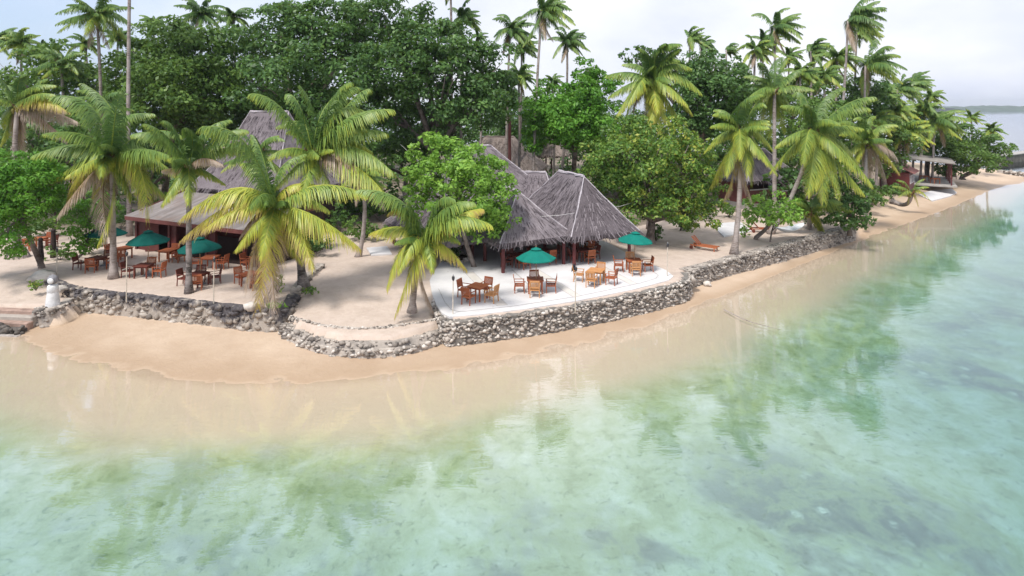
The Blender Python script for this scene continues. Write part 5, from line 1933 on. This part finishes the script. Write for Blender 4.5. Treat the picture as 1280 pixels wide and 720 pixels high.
def leaves(blobs, leaf, dens, nsub=16, core=0.35, flat=0.0, lobes=(0.20, 0.50)):
    """blobs: (center, (rx,ry,rz)) -> leaf quads. Leaves sit in small clumps over each lobe with gaps between."""
    Ps, Ns = [], []
    for c, r in blobs:
        c, r = np.array(c), np.array(r)
        rm = float(r.mean())
        n = int(nsub * max(0.6, (rm / 2.5) ** 0.6))
        gold = np.arange(n) * 2.39996 + RNG.random() * 6
        zz_ = 1 - 2 * (np.arange(n) + 0.5) / n
        zz_ = np.clip(zz_ + 0.15, -0.92, 1)
        rr = np.sqrt(1 - zz_ ** 2)
        dirs = np.stack([rr * np.cos(gold), rr * np.sin(gold), zz_], 1) + RNG.normal(0, 0.16, (n, 3))
        for d in dirs:
            k = RNG.uniform(0.60, 1.10)
            sc_ = c + d * r * k
            rs = rm * RNG.uniform(*lobes)
            m = int(DENS * dens * rs * rs / (leaf * leaf))
            v = RNG.normal(0, 1, (m, 3))
            v /= np.linalg.norm(v, axis=1)[:, None]
            v = v + d * 0.35 + np.array([0, 0, 0.30])
            v /= np.linalg.norm(v, axis=1)[:, None]
            q = sc_ + v * rs * (RNG.random((m, 1)) ** 0.30) * np.array([1.15, 1.15, 0.8 - flat])
            Ps.append(q)
            Ns.append(v * 0.75 + np.array([0, 0, 0.45]) + RNG.normal(0, 0.55, (m, 3)))
        m = int(DENS * 0.35 * dens * core * rm * rm / (leaf * leaf) * 2)
        v = RNG.normal(0, 1, (m, 3))
        v /= np.linalg.norm(v, axis=1)[:, None]
        Ps.append(c + v * r * (RNG.random((m, 1)) ** 0.5) * 0.78)
        Ns.append(v + RNG.normal(0, 0.6, (m, 3)))
    Pn, N = np.concatenate(Ps), np.concatenate(Ns)
    N /= np.linalg.norm(N, axis=1)[:, None]
    m = len(Pn)
    t = RNG.normal(0, 1, (m, 3))
    t -= N * (t * N).sum(1)[:, None]
    t /= np.linalg.norm(t, axis=1)[:, None]
    b = np.cross(N, t)
    s = leaf * RNG.uniform(0.45, 1.5, (m, 1))
    V = np.stack([Pn - t * s * 0.55, Pn + b * s * 0.30 - N * s * 0.06, Pn + t * s * 0.55 - N * s * 0.12, Pn - b * s * 0.30 - N * s * 0.06], 1).reshape(-1, 3)
    return V, np.arange(4 * m).reshape(m, 4)


def tree(label, base, D, blobs, leaf, mat, tr=0.25, dens=1.0, nsub=16, name='tree', group=None, cat='tree', yscale=1.0, fork=0.45, flat=0.0, limbs=True, core=0.35, lobes=(0.20, 0.50), tmat='bark'):
    """blobs: (px, py, rx_px, ry_px, dy)"""
    b = G(*base) if base is not None else Vector(((sum(q[0] for q in blobs) / len(blobs) - 640) * D / F, D, 0))
    b.z = -0.1
    rt = empty(name, tuple(b), 0, label, cat, group)
    off = np.array(b)
    bl = []
    for px, py, rx, ry, dy in blobs:
        c = P(px, py, D + dy)
        k = (D + dy) / F
        bl.append((c, (rx * k, (rx + ry) * 0.5 * k * yscale, ry * k)))
    V, Q_ = leaves(bl, leaf, dens * 1.5, nsub, core, flat, lobes)
    np_obj('crown', V - off, Q_, M[mat], rt)
    cen = sum((q[0] for q in bl), Vector()) / len(bl)
    zlow = min(q[0].z - q[1][2] for q in bl)
    fk = b.lerp(Vector((cen.x, cen.y, max(zlow + 0.3, b.z + (cen.z - b.z) * fork))), 1.0)
    mid = b.lerp(fk, 0.5) + Vector((random.uniform(-.2, .2), random.uniform(-.2, .2), 0))
    mb = MB()
    mb.tube([Vector((0, 0, -0.2)), Vector((0, 0, 0.25)), mid - b, fk - b], [tr * 1.7, tr * 1.1, tr * 0.9, tr * 0.8], 9, jit=.12)
    if limbs:
        for c, r in bl:
            e = c + Vector((0, 0, r[2] * 0.25))
            m_ = fk.lerp(e, 0.5) + Vector((random.uniform(-.3, .3), random.uniform(-.3, .3), random.uniform(-.1, .3)))
            mb.tube([fk - b, m_ - b, e - b], [tr * 0.55, tr * 0.38, tr * 0.12], 6, jit=.1)
            for k in range(4):
                v = Vector((random.uniform(-1, 1) * r[0], random.uniform(-1, 1) * r[1], random.uniform(-.2, .9) * r[2])) * 0.7
                mb.tube([m_ - b, m_.lerp(c + v, .55) - b + Vector((0, 0, .1)), c + v - b], [tr * 0.22, tr * 0.15, tr * 0.05], 5)
    mb.build('trunk', M[tmat], rt, True)
    return rt


GB = 'big broadleaf trees behind the huts'
tree('huge dark spreading tree, left half of the great dark mass', (385, 250), 57, [(350, 45, 42, 40, 1), (310, 80, 38, 40, 3), (395, 40, 45, 36, 0), (430, 85, 50, 45, -2), (360, 105, 50, 38, -2), (300, 130, 42, 34, 2), (400, 140, 46, 36, 0), (330, 150, 40, 30, 3), (445, 30, 40, 28, 2)], .34, 'leaf_dark', .6, .95, 20, group=GB)
tree('huge dark spreading tree, right half of the great dark mass above the back roof', (545, 245), 58, [(480, 40, 44, 40, 1), (525, 45, 42, 36, 0), (565, 70, 42, 36, 0), (605, 95, 36, 32, 1), (500, 90, 46, 38, -2), (545, 115, 46, 36, -2), (590, 135, 42, 32, -1), (480, 140, 40, 32, 1), (620, 120, 24, 30, 2), (525, 165, 46, 28, 2)], .34, 'leaf_dark', .6, .95, 20, group=GB)
tree('pale green rounded tree behind the ringed palm', (205, 250), 56, [(215, 65, 50, 38, 0), (180, 85, 40, 36, 1), (250, 85, 44, 38, 0), (215, 110, 56, 38, -2), (165, 120, 34, 30, 1), (265, 120, 36, 28, 0), (190, 145, 44, 26, 0), (240, 148, 44, 24, 1)], .32, 'leaf_mid', .35, .95, 20, group=GB)
tree('dense bright green domed tree behind the thatched huts', (715, 245), 62, [(735, 92, 18, 15, 0), (745, 108, 22, 18, 0), (700, 128, 38, 22, 0), (735, 130, 30, 24, -1), (680, 145, 30, 20, 0), (720, 158, 42, 26, -2), (745, 168, 26, 24, 0), (690, 170, 34, 20, 0)], .32, 'leaf_feather', .3, 1.1, 24, group=GB)
tree('dark green tree right of the round headed palm', (900, 240), 62, [(890, 92, 34, 24, 0), (862, 105, 28, 26, 1), (920, 105, 26, 24, 0), (890, 125, 46, 28, -1), (925, 135, 28, 26, 0), (865, 145, 34, 28, 0), (905, 158, 38, 24, 0), (800, 72, 24, 12, 3), (840, 80, 30, 18, 3)], .34, 'leaf_dark', .35, .95, 20, group=GB)
tree('bright green round tree leaning over the thatched hut in the middle', (592, 334), 38.5, [(555, 200, 36, 27, 0), (590, 205, 34, 26, -.5), (530, 215, 26, 24, 0), (615, 225, 28, 24, 0), (575, 232, 44, 28, -1.5), (545, 250, 34, 24, -.5), (610, 258, 32, 26, -.5), (585, 278, 38, 20, 0), (625, 280, 22, 20, 0), (520, 238, 18, 20, 0)], .22, 'leaf_bright', .16, .95, 20, fork=.7, tmat='bark')
tree('big spreading yellowing tree on the sand right of the huts', (812, 304), 46.5, [(790, 172, 34, 24, 0), (830, 178, 36, 22, 1), (760, 195, 30, 24, 0), (865, 195, 30, 24, 0), (800, 205, 48, 30, -2), (850, 222, 40, 28, -1), (770, 225, 36, 26, -.5), (880, 235, 26, 26, 0), (805, 248, 42, 26, -2), (845, 258, 38, 26, -1), (870, 270, 26, 22, -.5), (785, 262, 24, 18, -.5), (745, 215, 20, 18, 1)], .24, 'leaf_yellowing', .33, .85, 20, fork=.35)
tree('soft feathery green tree hanging over the sand at the far left', (52, 335), 36.5, [(15, 215, 34, 24, 0), (50, 225, 28, 24, 0), (5, 245, 34, 26, -1), (40, 250, 34, 22, -.5), (5, 280, 26, 26, -1), (-20, 260, 30, 40, 0), (10, 310, 20, 22, -1.5), (60, 215, 18, 16, 1), (62, 252, 14, 18, 0)], .17, 'leaf_feather', .17, .95, 26, fork=.8)
tree('hanging leafy bush tree between the ringed palm and the restaurant', (96, 325), 39.5, [(100, 262, 18, 20, 0), (118, 270, 18, 24, 0), (100, 290, 16, 20, -1), (130, 255, 14, 16, .5), (100, 308, 8, 12, -1.2)], .18, 'leaf_feather', .09, 1.0, 18, fork=.5)
tree('small low tree with layered leaves above the red lounger', (945, 299), 46.5, [(950, 262, 20, 13, 0), (975, 258, 22, 14, 0), (995, 268, 14, 12, 0), (955, 272, 18, 9, -.8), (980, 274, 20, 9, -.8), (940, 268, 12, 12, 0)], .24, 'leaf_bright', .16, .9, 16, fork=.6)
tree('tall dark glossy bush at the end of the straight seawall', (1062, 290), 50.5, [(1062, 228, 22, 16, 0), (1070, 245, 20, 16, -.3), (1050, 250, 20, 18, 0), (1065, 265, 24, 16, -.5), (1050, 275, 20, 13, -.5), (1072, 278, 16, 12, -.8), (1078, 255, 12, 18, 0)], .26, 'leaf_dark', .14, 1.05, 18, cat='bush', name='bush', limbs=True)
tree('flat spreading green tree on the sandy far point', (1203, 222), 88, [(1200, 175, 30, 14, 0), (1225, 180, 26, 12, 0), (1245, 190, 20, 9, -1), (1185, 190, 24, 14, 0), (1215, 195, 30, 13, -2), (1250, 203, 14, 6, -1), (1232, 206, 18, 8, -2), (1200, 208, 26, 10, 0), (1265, 184, 8, 4, 0)], .34, 'leaf_mid', .3, .95, 16, fork=.5, flat=.2)
tree('round dark olive tree on the right skyline below the windblown palms', None, 76, [(1080, 108, 24, 14, 0), (1065, 122, 22, 15, 0), (1095, 122, 20, 15, 0), (1080, 135, 26, 16, -1)], .36, 'leaf_dark', .3, .95, 18)
GT2 = 'trees filling the grove behind the beach'
FILL = [
    ('mixed green tree behind the palms at the left edge', 60, [(40, 90, 40, 26, 0), (85, 95, 40, 28, 0), (60, 125, 50, 32, 0), (115, 115, 36, 34, 1), (15, 120, 32, 30, 1), (60, 165, 52, 30, 0)], 'leaf_mid'),
    ('dark tree behind the far left feathery tree', 54, [(30, 170, 44, 26, 0), (75, 180, 36, 24, 0), (110, 175, 34, 28, 0), (50, 205, 50, 22, 0)], 'leaf_dark'),
    ('dark bushy tree behind the restaurant thatch, left side', 58, [(150, 180, 40, 28, 0), (200, 178, 44, 26, 0), (235, 200, 36, 30, 0), (160, 215, 44, 26, 0)], 'leaf_dark'),
    ('dark green tree directly behind the large lush palm', 54, [(340, 185, 40, 26, 0), (385, 195, 44, 30, 0), (430, 190, 40, 28, 0), (350, 225, 40, 22, 0), (420, 225, 40, 22, 0), (465, 205, 30, 30, 0)], 'leaf_dark'),
    ('shadowy tree below the great dark mass near the back roof', 66, [(490, 185, 40, 26, 0), (530, 195, 36, 24, 0), (560, 175, 34, 22, 1), (450, 200, 34, 24, 0)], 'leaf_dark'),
    ('dim green tree between brown roof and bright dome tree', 84, [(640, 145, 30, 24, 0), (660, 165, 26, 22, 0), (625, 165, 30, 20, 1), (650, 185, 34, 16, 0)], 'leaf_dark'),
    ('dark tree behind the yellowing tree and small brown roof', 70, [(770, 160, 34, 22, 0), (735, 185, 34, 20, 0), (820, 165, 38, 22, 1), (760, 205, 40, 18, 0)], 'leaf_dark'),
    ('shady tree behind the maroon cottage', 74, [(880, 185, 34, 22, 0), (920, 180, 36, 24, 0), (960, 190, 34, 24, 0), (900, 215, 36, 18, 0), (995, 195, 32, 24, 0)], 'leaf_dark'),
    ('dark leafy tree behind the leaning palm', 66, [(990, 150, 34, 26, 0), (1025, 145, 34, 26, 0), (1055, 160, 30, 26, 0), (1010, 185, 40, 24, 0), (1050, 200, 34, 24, 0)], 'leaf_mid'),
    ('green tree with hanging creepers beside the red hut', 76, [(1100, 165, 30, 22, 0), (1130, 180, 26, 22, 0), (1085, 190, 26, 22, 0), (1110, 205, 26, 16, 0)], 'leaf_mid'),
    ('dense green tree left of and behind the far pavilion', 90, [(1150, 170, 24, 18, 0), (1175, 180, 22, 18, 0), (1130, 160, 22, 16, 1), (1155, 192, 26, 14, 0), (1185, 168, 18, 14, 0)], 'leaf_mid'),
    ('bushy tree hiding the back of the maroon cottage', 58, [(985, 235, 28, 20, 0), (1020, 250, 30, 20, 0), (1000, 215, 26, 18, 1), (975, 262, 18, 14, 0)], 'leaf_dark'),
    ('yellow green tree low behind the right skyline palms', 84, [(975, 115, 34, 18, 0), (1030, 105, 34, 18, 0), (1005, 130, 44, 24, 0), (945, 125, 30, 22, 0)], 'leaf_mid'),
    ('small dark tree filling the gap above the far red hut', 86, [(1120, 140, 22, 14, 0), (1105, 150, 24, 16, 0), (1145, 150, 20, 14, 0)], 'leaf_dark'),
]
for lb, D, bl, mt in FILL:
    tree(lb, None, D, bl, .40, mt, .3, .75, 14, group=GT2)


# low plants
def shrub(px, py, w_, h_, leaf, mat, label, z=0.0, dens=1.0, cat='shrub', name='shrub'):
    g = G(px, py, z)
    rt = empty(name, (g.x, g.y, z), 0, label, cat)
    bl = []
    for k in range(4):
        bl.append((Vector((random.uniform(-.4, .4) * w_, random.uniform(-.25, .25) * w_, h_ * random.uniform(.4, .7))), (w_ * .35, w_ * .3, h_ * .38)))
    V, Q_ = leaves(bl, leaf, dens * 1.4, 10)
    np_obj('foliage', V, Q_, M[mat], rt)
    mb = MB()
    for c, r in bl:
        mb.tube([(0, 0, -.05), c * 0.6, c], [.03, .022, .01], 5)
    mb.build('stem', M['bark'], rt)
    return rt


SH = [
    (440, 268, 3.0, 2.0, .26, 'leaf_dark', 'dark shrub in the shade behind the large lush palm'),
    (408, 282, 2.2, 1.6, .24, 'leaf_mid', 'mid green shrub beside the restaurant side wall'),
    (475, 276, 2.4, 1.8, .24, 'leaf_dark', 'dark bush left of the low thatch at the court'),
    (385, 318, 1.6, 1.2, .22, 'leaf_mid', 'leafy plant at the restaurant corner by the dark palm trunk'),
    (60, 296, 2.6, 1.8, .24, 'leaf_mid', 'green bush behind the red table at the far left'),
    (150, 286, 2.2, 1.9, .24, 'leaf_dark', 'dark bush at the left corner of the restaurant'),
    (880, 270, 2.4, 1.5, .26, 'leaf_dark', 'dark low bush between the yellowing tree and the cottage'),
    (965, 268, 2.2, 1.6, .26, 'leaf_mid', 'green bush in front of the maroon cottage wall'),
    (1090, 258, 2.4, 1.6, .28, 'leaf_mid', 'green bush beside the dark glossy bush on the beach'),
    (820, 301, 1.3, 1.3, .18, 'leaf_dark', 'small dark round shrub under the yellowing tree'),
    (664, 300, 1.6, 1.6, .3, 'leaf_dark', 'ferny dark plant between the two thatched huts'),
    (690, 305, 1.2, 1.2, .28, 'leaf_mid', 'broad leaved plant at the left foot of the right hut'),
    (75, 325, 1.5, 1.1, .2, 'leaf_mid', 'low plant around the rock beside the carved post'),
    (45, 362, 0.7, .5, .14, 'leaf_yellowing', 'little yellow green weed left of the statue'),
    (346, 366, 0.6, 1.1, .22, 'leaf_bright', 'small leafy sprout beside the drooping palm trunk'),
    (345, 386, 0.7, .5, .2, 'leaf_bright', 'green weed growing on the seawall under the drooping palm'),
    (389, 366, 0.9, .25, .14, 'leaf_yellowing', 'patch of creeping weed at the foot of the dark palm trunk'),
    (930, 297, 0.8, 1.3, .22, 'leaf_bright', 'sprouting shoot right of the tall slender palm'),
    (912, 272, 1.6, 1.2, .24, 'leaf_mid', 'broad leaved plant near the path to the maroon cottage'),
    (905, 264, 1.3, 1.2, .26, 'leaf_yellowing', 'pale green plant left of the maroon cottage'),
    (985, 275, 2.4, 1.6, .26, 'leaf_dark', 'dark shrub behind the hammock'),
    (1020, 285, 2.0, 1.3, .26, 'leaf_dark', 'dark shrub under the young low palm'),
    (1100, 250, 2.5, 1.6, .28, 'leaf_mid', 'green beach shrub left of the fallen trunk palm'),
    (1116, 246, 2.2, 1.8, .28, 'leaf_dark', 'dark shrub in front of the red hut'),
    (1190, 224, 3.0, 2.0, .3, 'leaf_dark', 'dark thicket under the spreading tree on the point'),
    (455, 300, 2.6, 1.6, .26, 'leaf_mid', 'leafy plant at the back of the sand court'),
    (425, 290, 2.0, 2.2, .28, 'leaf_dark', 'tall dark plant behind the sand court'),
    (494, 296, 1.5, 1.2, .24, 'leaf_yellowing', 'yellowish agave like clump by the low thatch'),
    (395, 322, 1.8, 1.3, .24, 'leaf_dark', 'dark shrub behind the low rock edging'),
    (110, 318, 2.0, 1.5, .22, 'leaf_mid', 'green shrub left of the restaurant'),
    (22, 300, 2.4, 1.6, .24, 'leaf_dark', 'dark shrub behind the far left table'),
    (745, 285, 3.0, 1.8, .28, 'leaf_dark', 'dark thicket behind the right thatched hut'),
    (850, 288, 2.2, 1.0, .24, 'leaf_dark', 'low shade plant under the yellowing tree'),
    (570, 325, 0.9, .9, .25, 'leaf_dark', 'small plant growing in the round rock planter'),
]
for px, py, w_, h_, lf, mt, lb in SH:
    shrub(px, py, w_, h_, lf, mt, lb)

# tree with stilt roots at the far left
g = G(22, 322)
rt = empty('pandanus', (g.x, g.y, 0), 0, 'stilt rooted pandanus trunk with cone of dark roots at the far left', 'tree')
mb = MB()
mb.tube([(0, 0, 0.9), (0.02, 0, 2.0), (0.1, 0, 3.6)], [.12, .10, .09], 8)
mb.build('trunk', M['bark'], rt)
for k in range(16):
    a = 2 * math.pi * k / 16
    MB().tube([(0.08 * math.cos(a), 0.08 * math.sin(a), 1.15), (0.5 * math.cos(a), 0.5 * math.sin(a), 0.5), (0.75 * math.cos(a), 0.75 * math.sin(a), -.05)], [.04, .04, .035], 5).build('stilt_root', M['palm_bark_dark'], rt)

# driftwood and dark weed beds under the water
def seabed_patch(px, py, w_, l_, rz, label, dz):
    g = G(px, py, SEA)
    V, Q_ = [], []
    its = []
    for k in range(int(60 * w_ * l_ + 20)):
        u, v = random.gauss(0, .33), random.gauss(0, .33)
        its.append(((u * l_, v * w_ * (1 - .5 * abs(u)), random.uniform(0, .08)), (random.uniform(.06, .16), random.uniform(.04, .09), random.uniform(.03, .08))))
    o = stones('weed_bed', its, plain('dark_weed', (0.045, 0.055, 0.04), 0.95, 0.4, 3))
    o.location = (g.x, g.y, SEA - dz)
    o.rotation_euler = (0, 0, rz)
    tag(o, label, 'seaweed')


seabed_patch(845, 508, .7, 1.2, R(-25), 'dark weed clump under the shallow water off the terrace', .66)
seabed_patch(1030, 348, .9, 3.4, R(28), 'long dark weed bed under the water off the straight seawall', .32)
o = MB().tube([G(905, 387, -1.15), G(925, 397, -1.12), G(940, 403, -1.14), G(975, 412, -1.2)], [.03, .026, .02, .01], 6).build('driftwood', M['palm_bark'])
tag(o, 'pale stick of driftwood lying in the shallows', 'driftwood')

# far grove seen through gaps, one mass
bl = []
for k in range(46):
    x = -78 + 130 * k / 45
    y = 92 + random.uniform(-3, 12)
    if x > 28:
        y = 92 - (x - 28) * 0.2 + random.uniform(0, 6)
    bl.append((Vector((x, y, random.uniform(2.0, 6.0))), (3.6, 3.0, random.uniform(2.6, 3.8))))
for k in range(34):
    bl.append((Vector((-82 + 96 * k / 33 + random.uniform(-1, 1), 96 + random.uniform(-4, 8), random.uniform(6.5, 10.0))), (4.2, 3.2, random.uniform(3.0, 4.4))))
for k in range(150):
    x, y = random.uniform(-72, 27), random.uniform(55, 88)
    if any((Vector((x, y)) - Vector(q)).length < 7.5 for q in ((-3, 53), (1.4, 51.5), (-1.6, 76), (25.8, 64.8), (-24, 52))):
        continue
    hh = random.uniform(0.8, 2.2)
    bl.append((Vector((x, y, hh * .6)), (random.uniform(1.2, 2.6), random.uniform(1.0, 2.0), hh)))
V, Q_ = leaves(bl, .5, .8, 9)
tag(np_obj('undergrowth', V, Q_, M['leaf_dark']), kind='stuff')
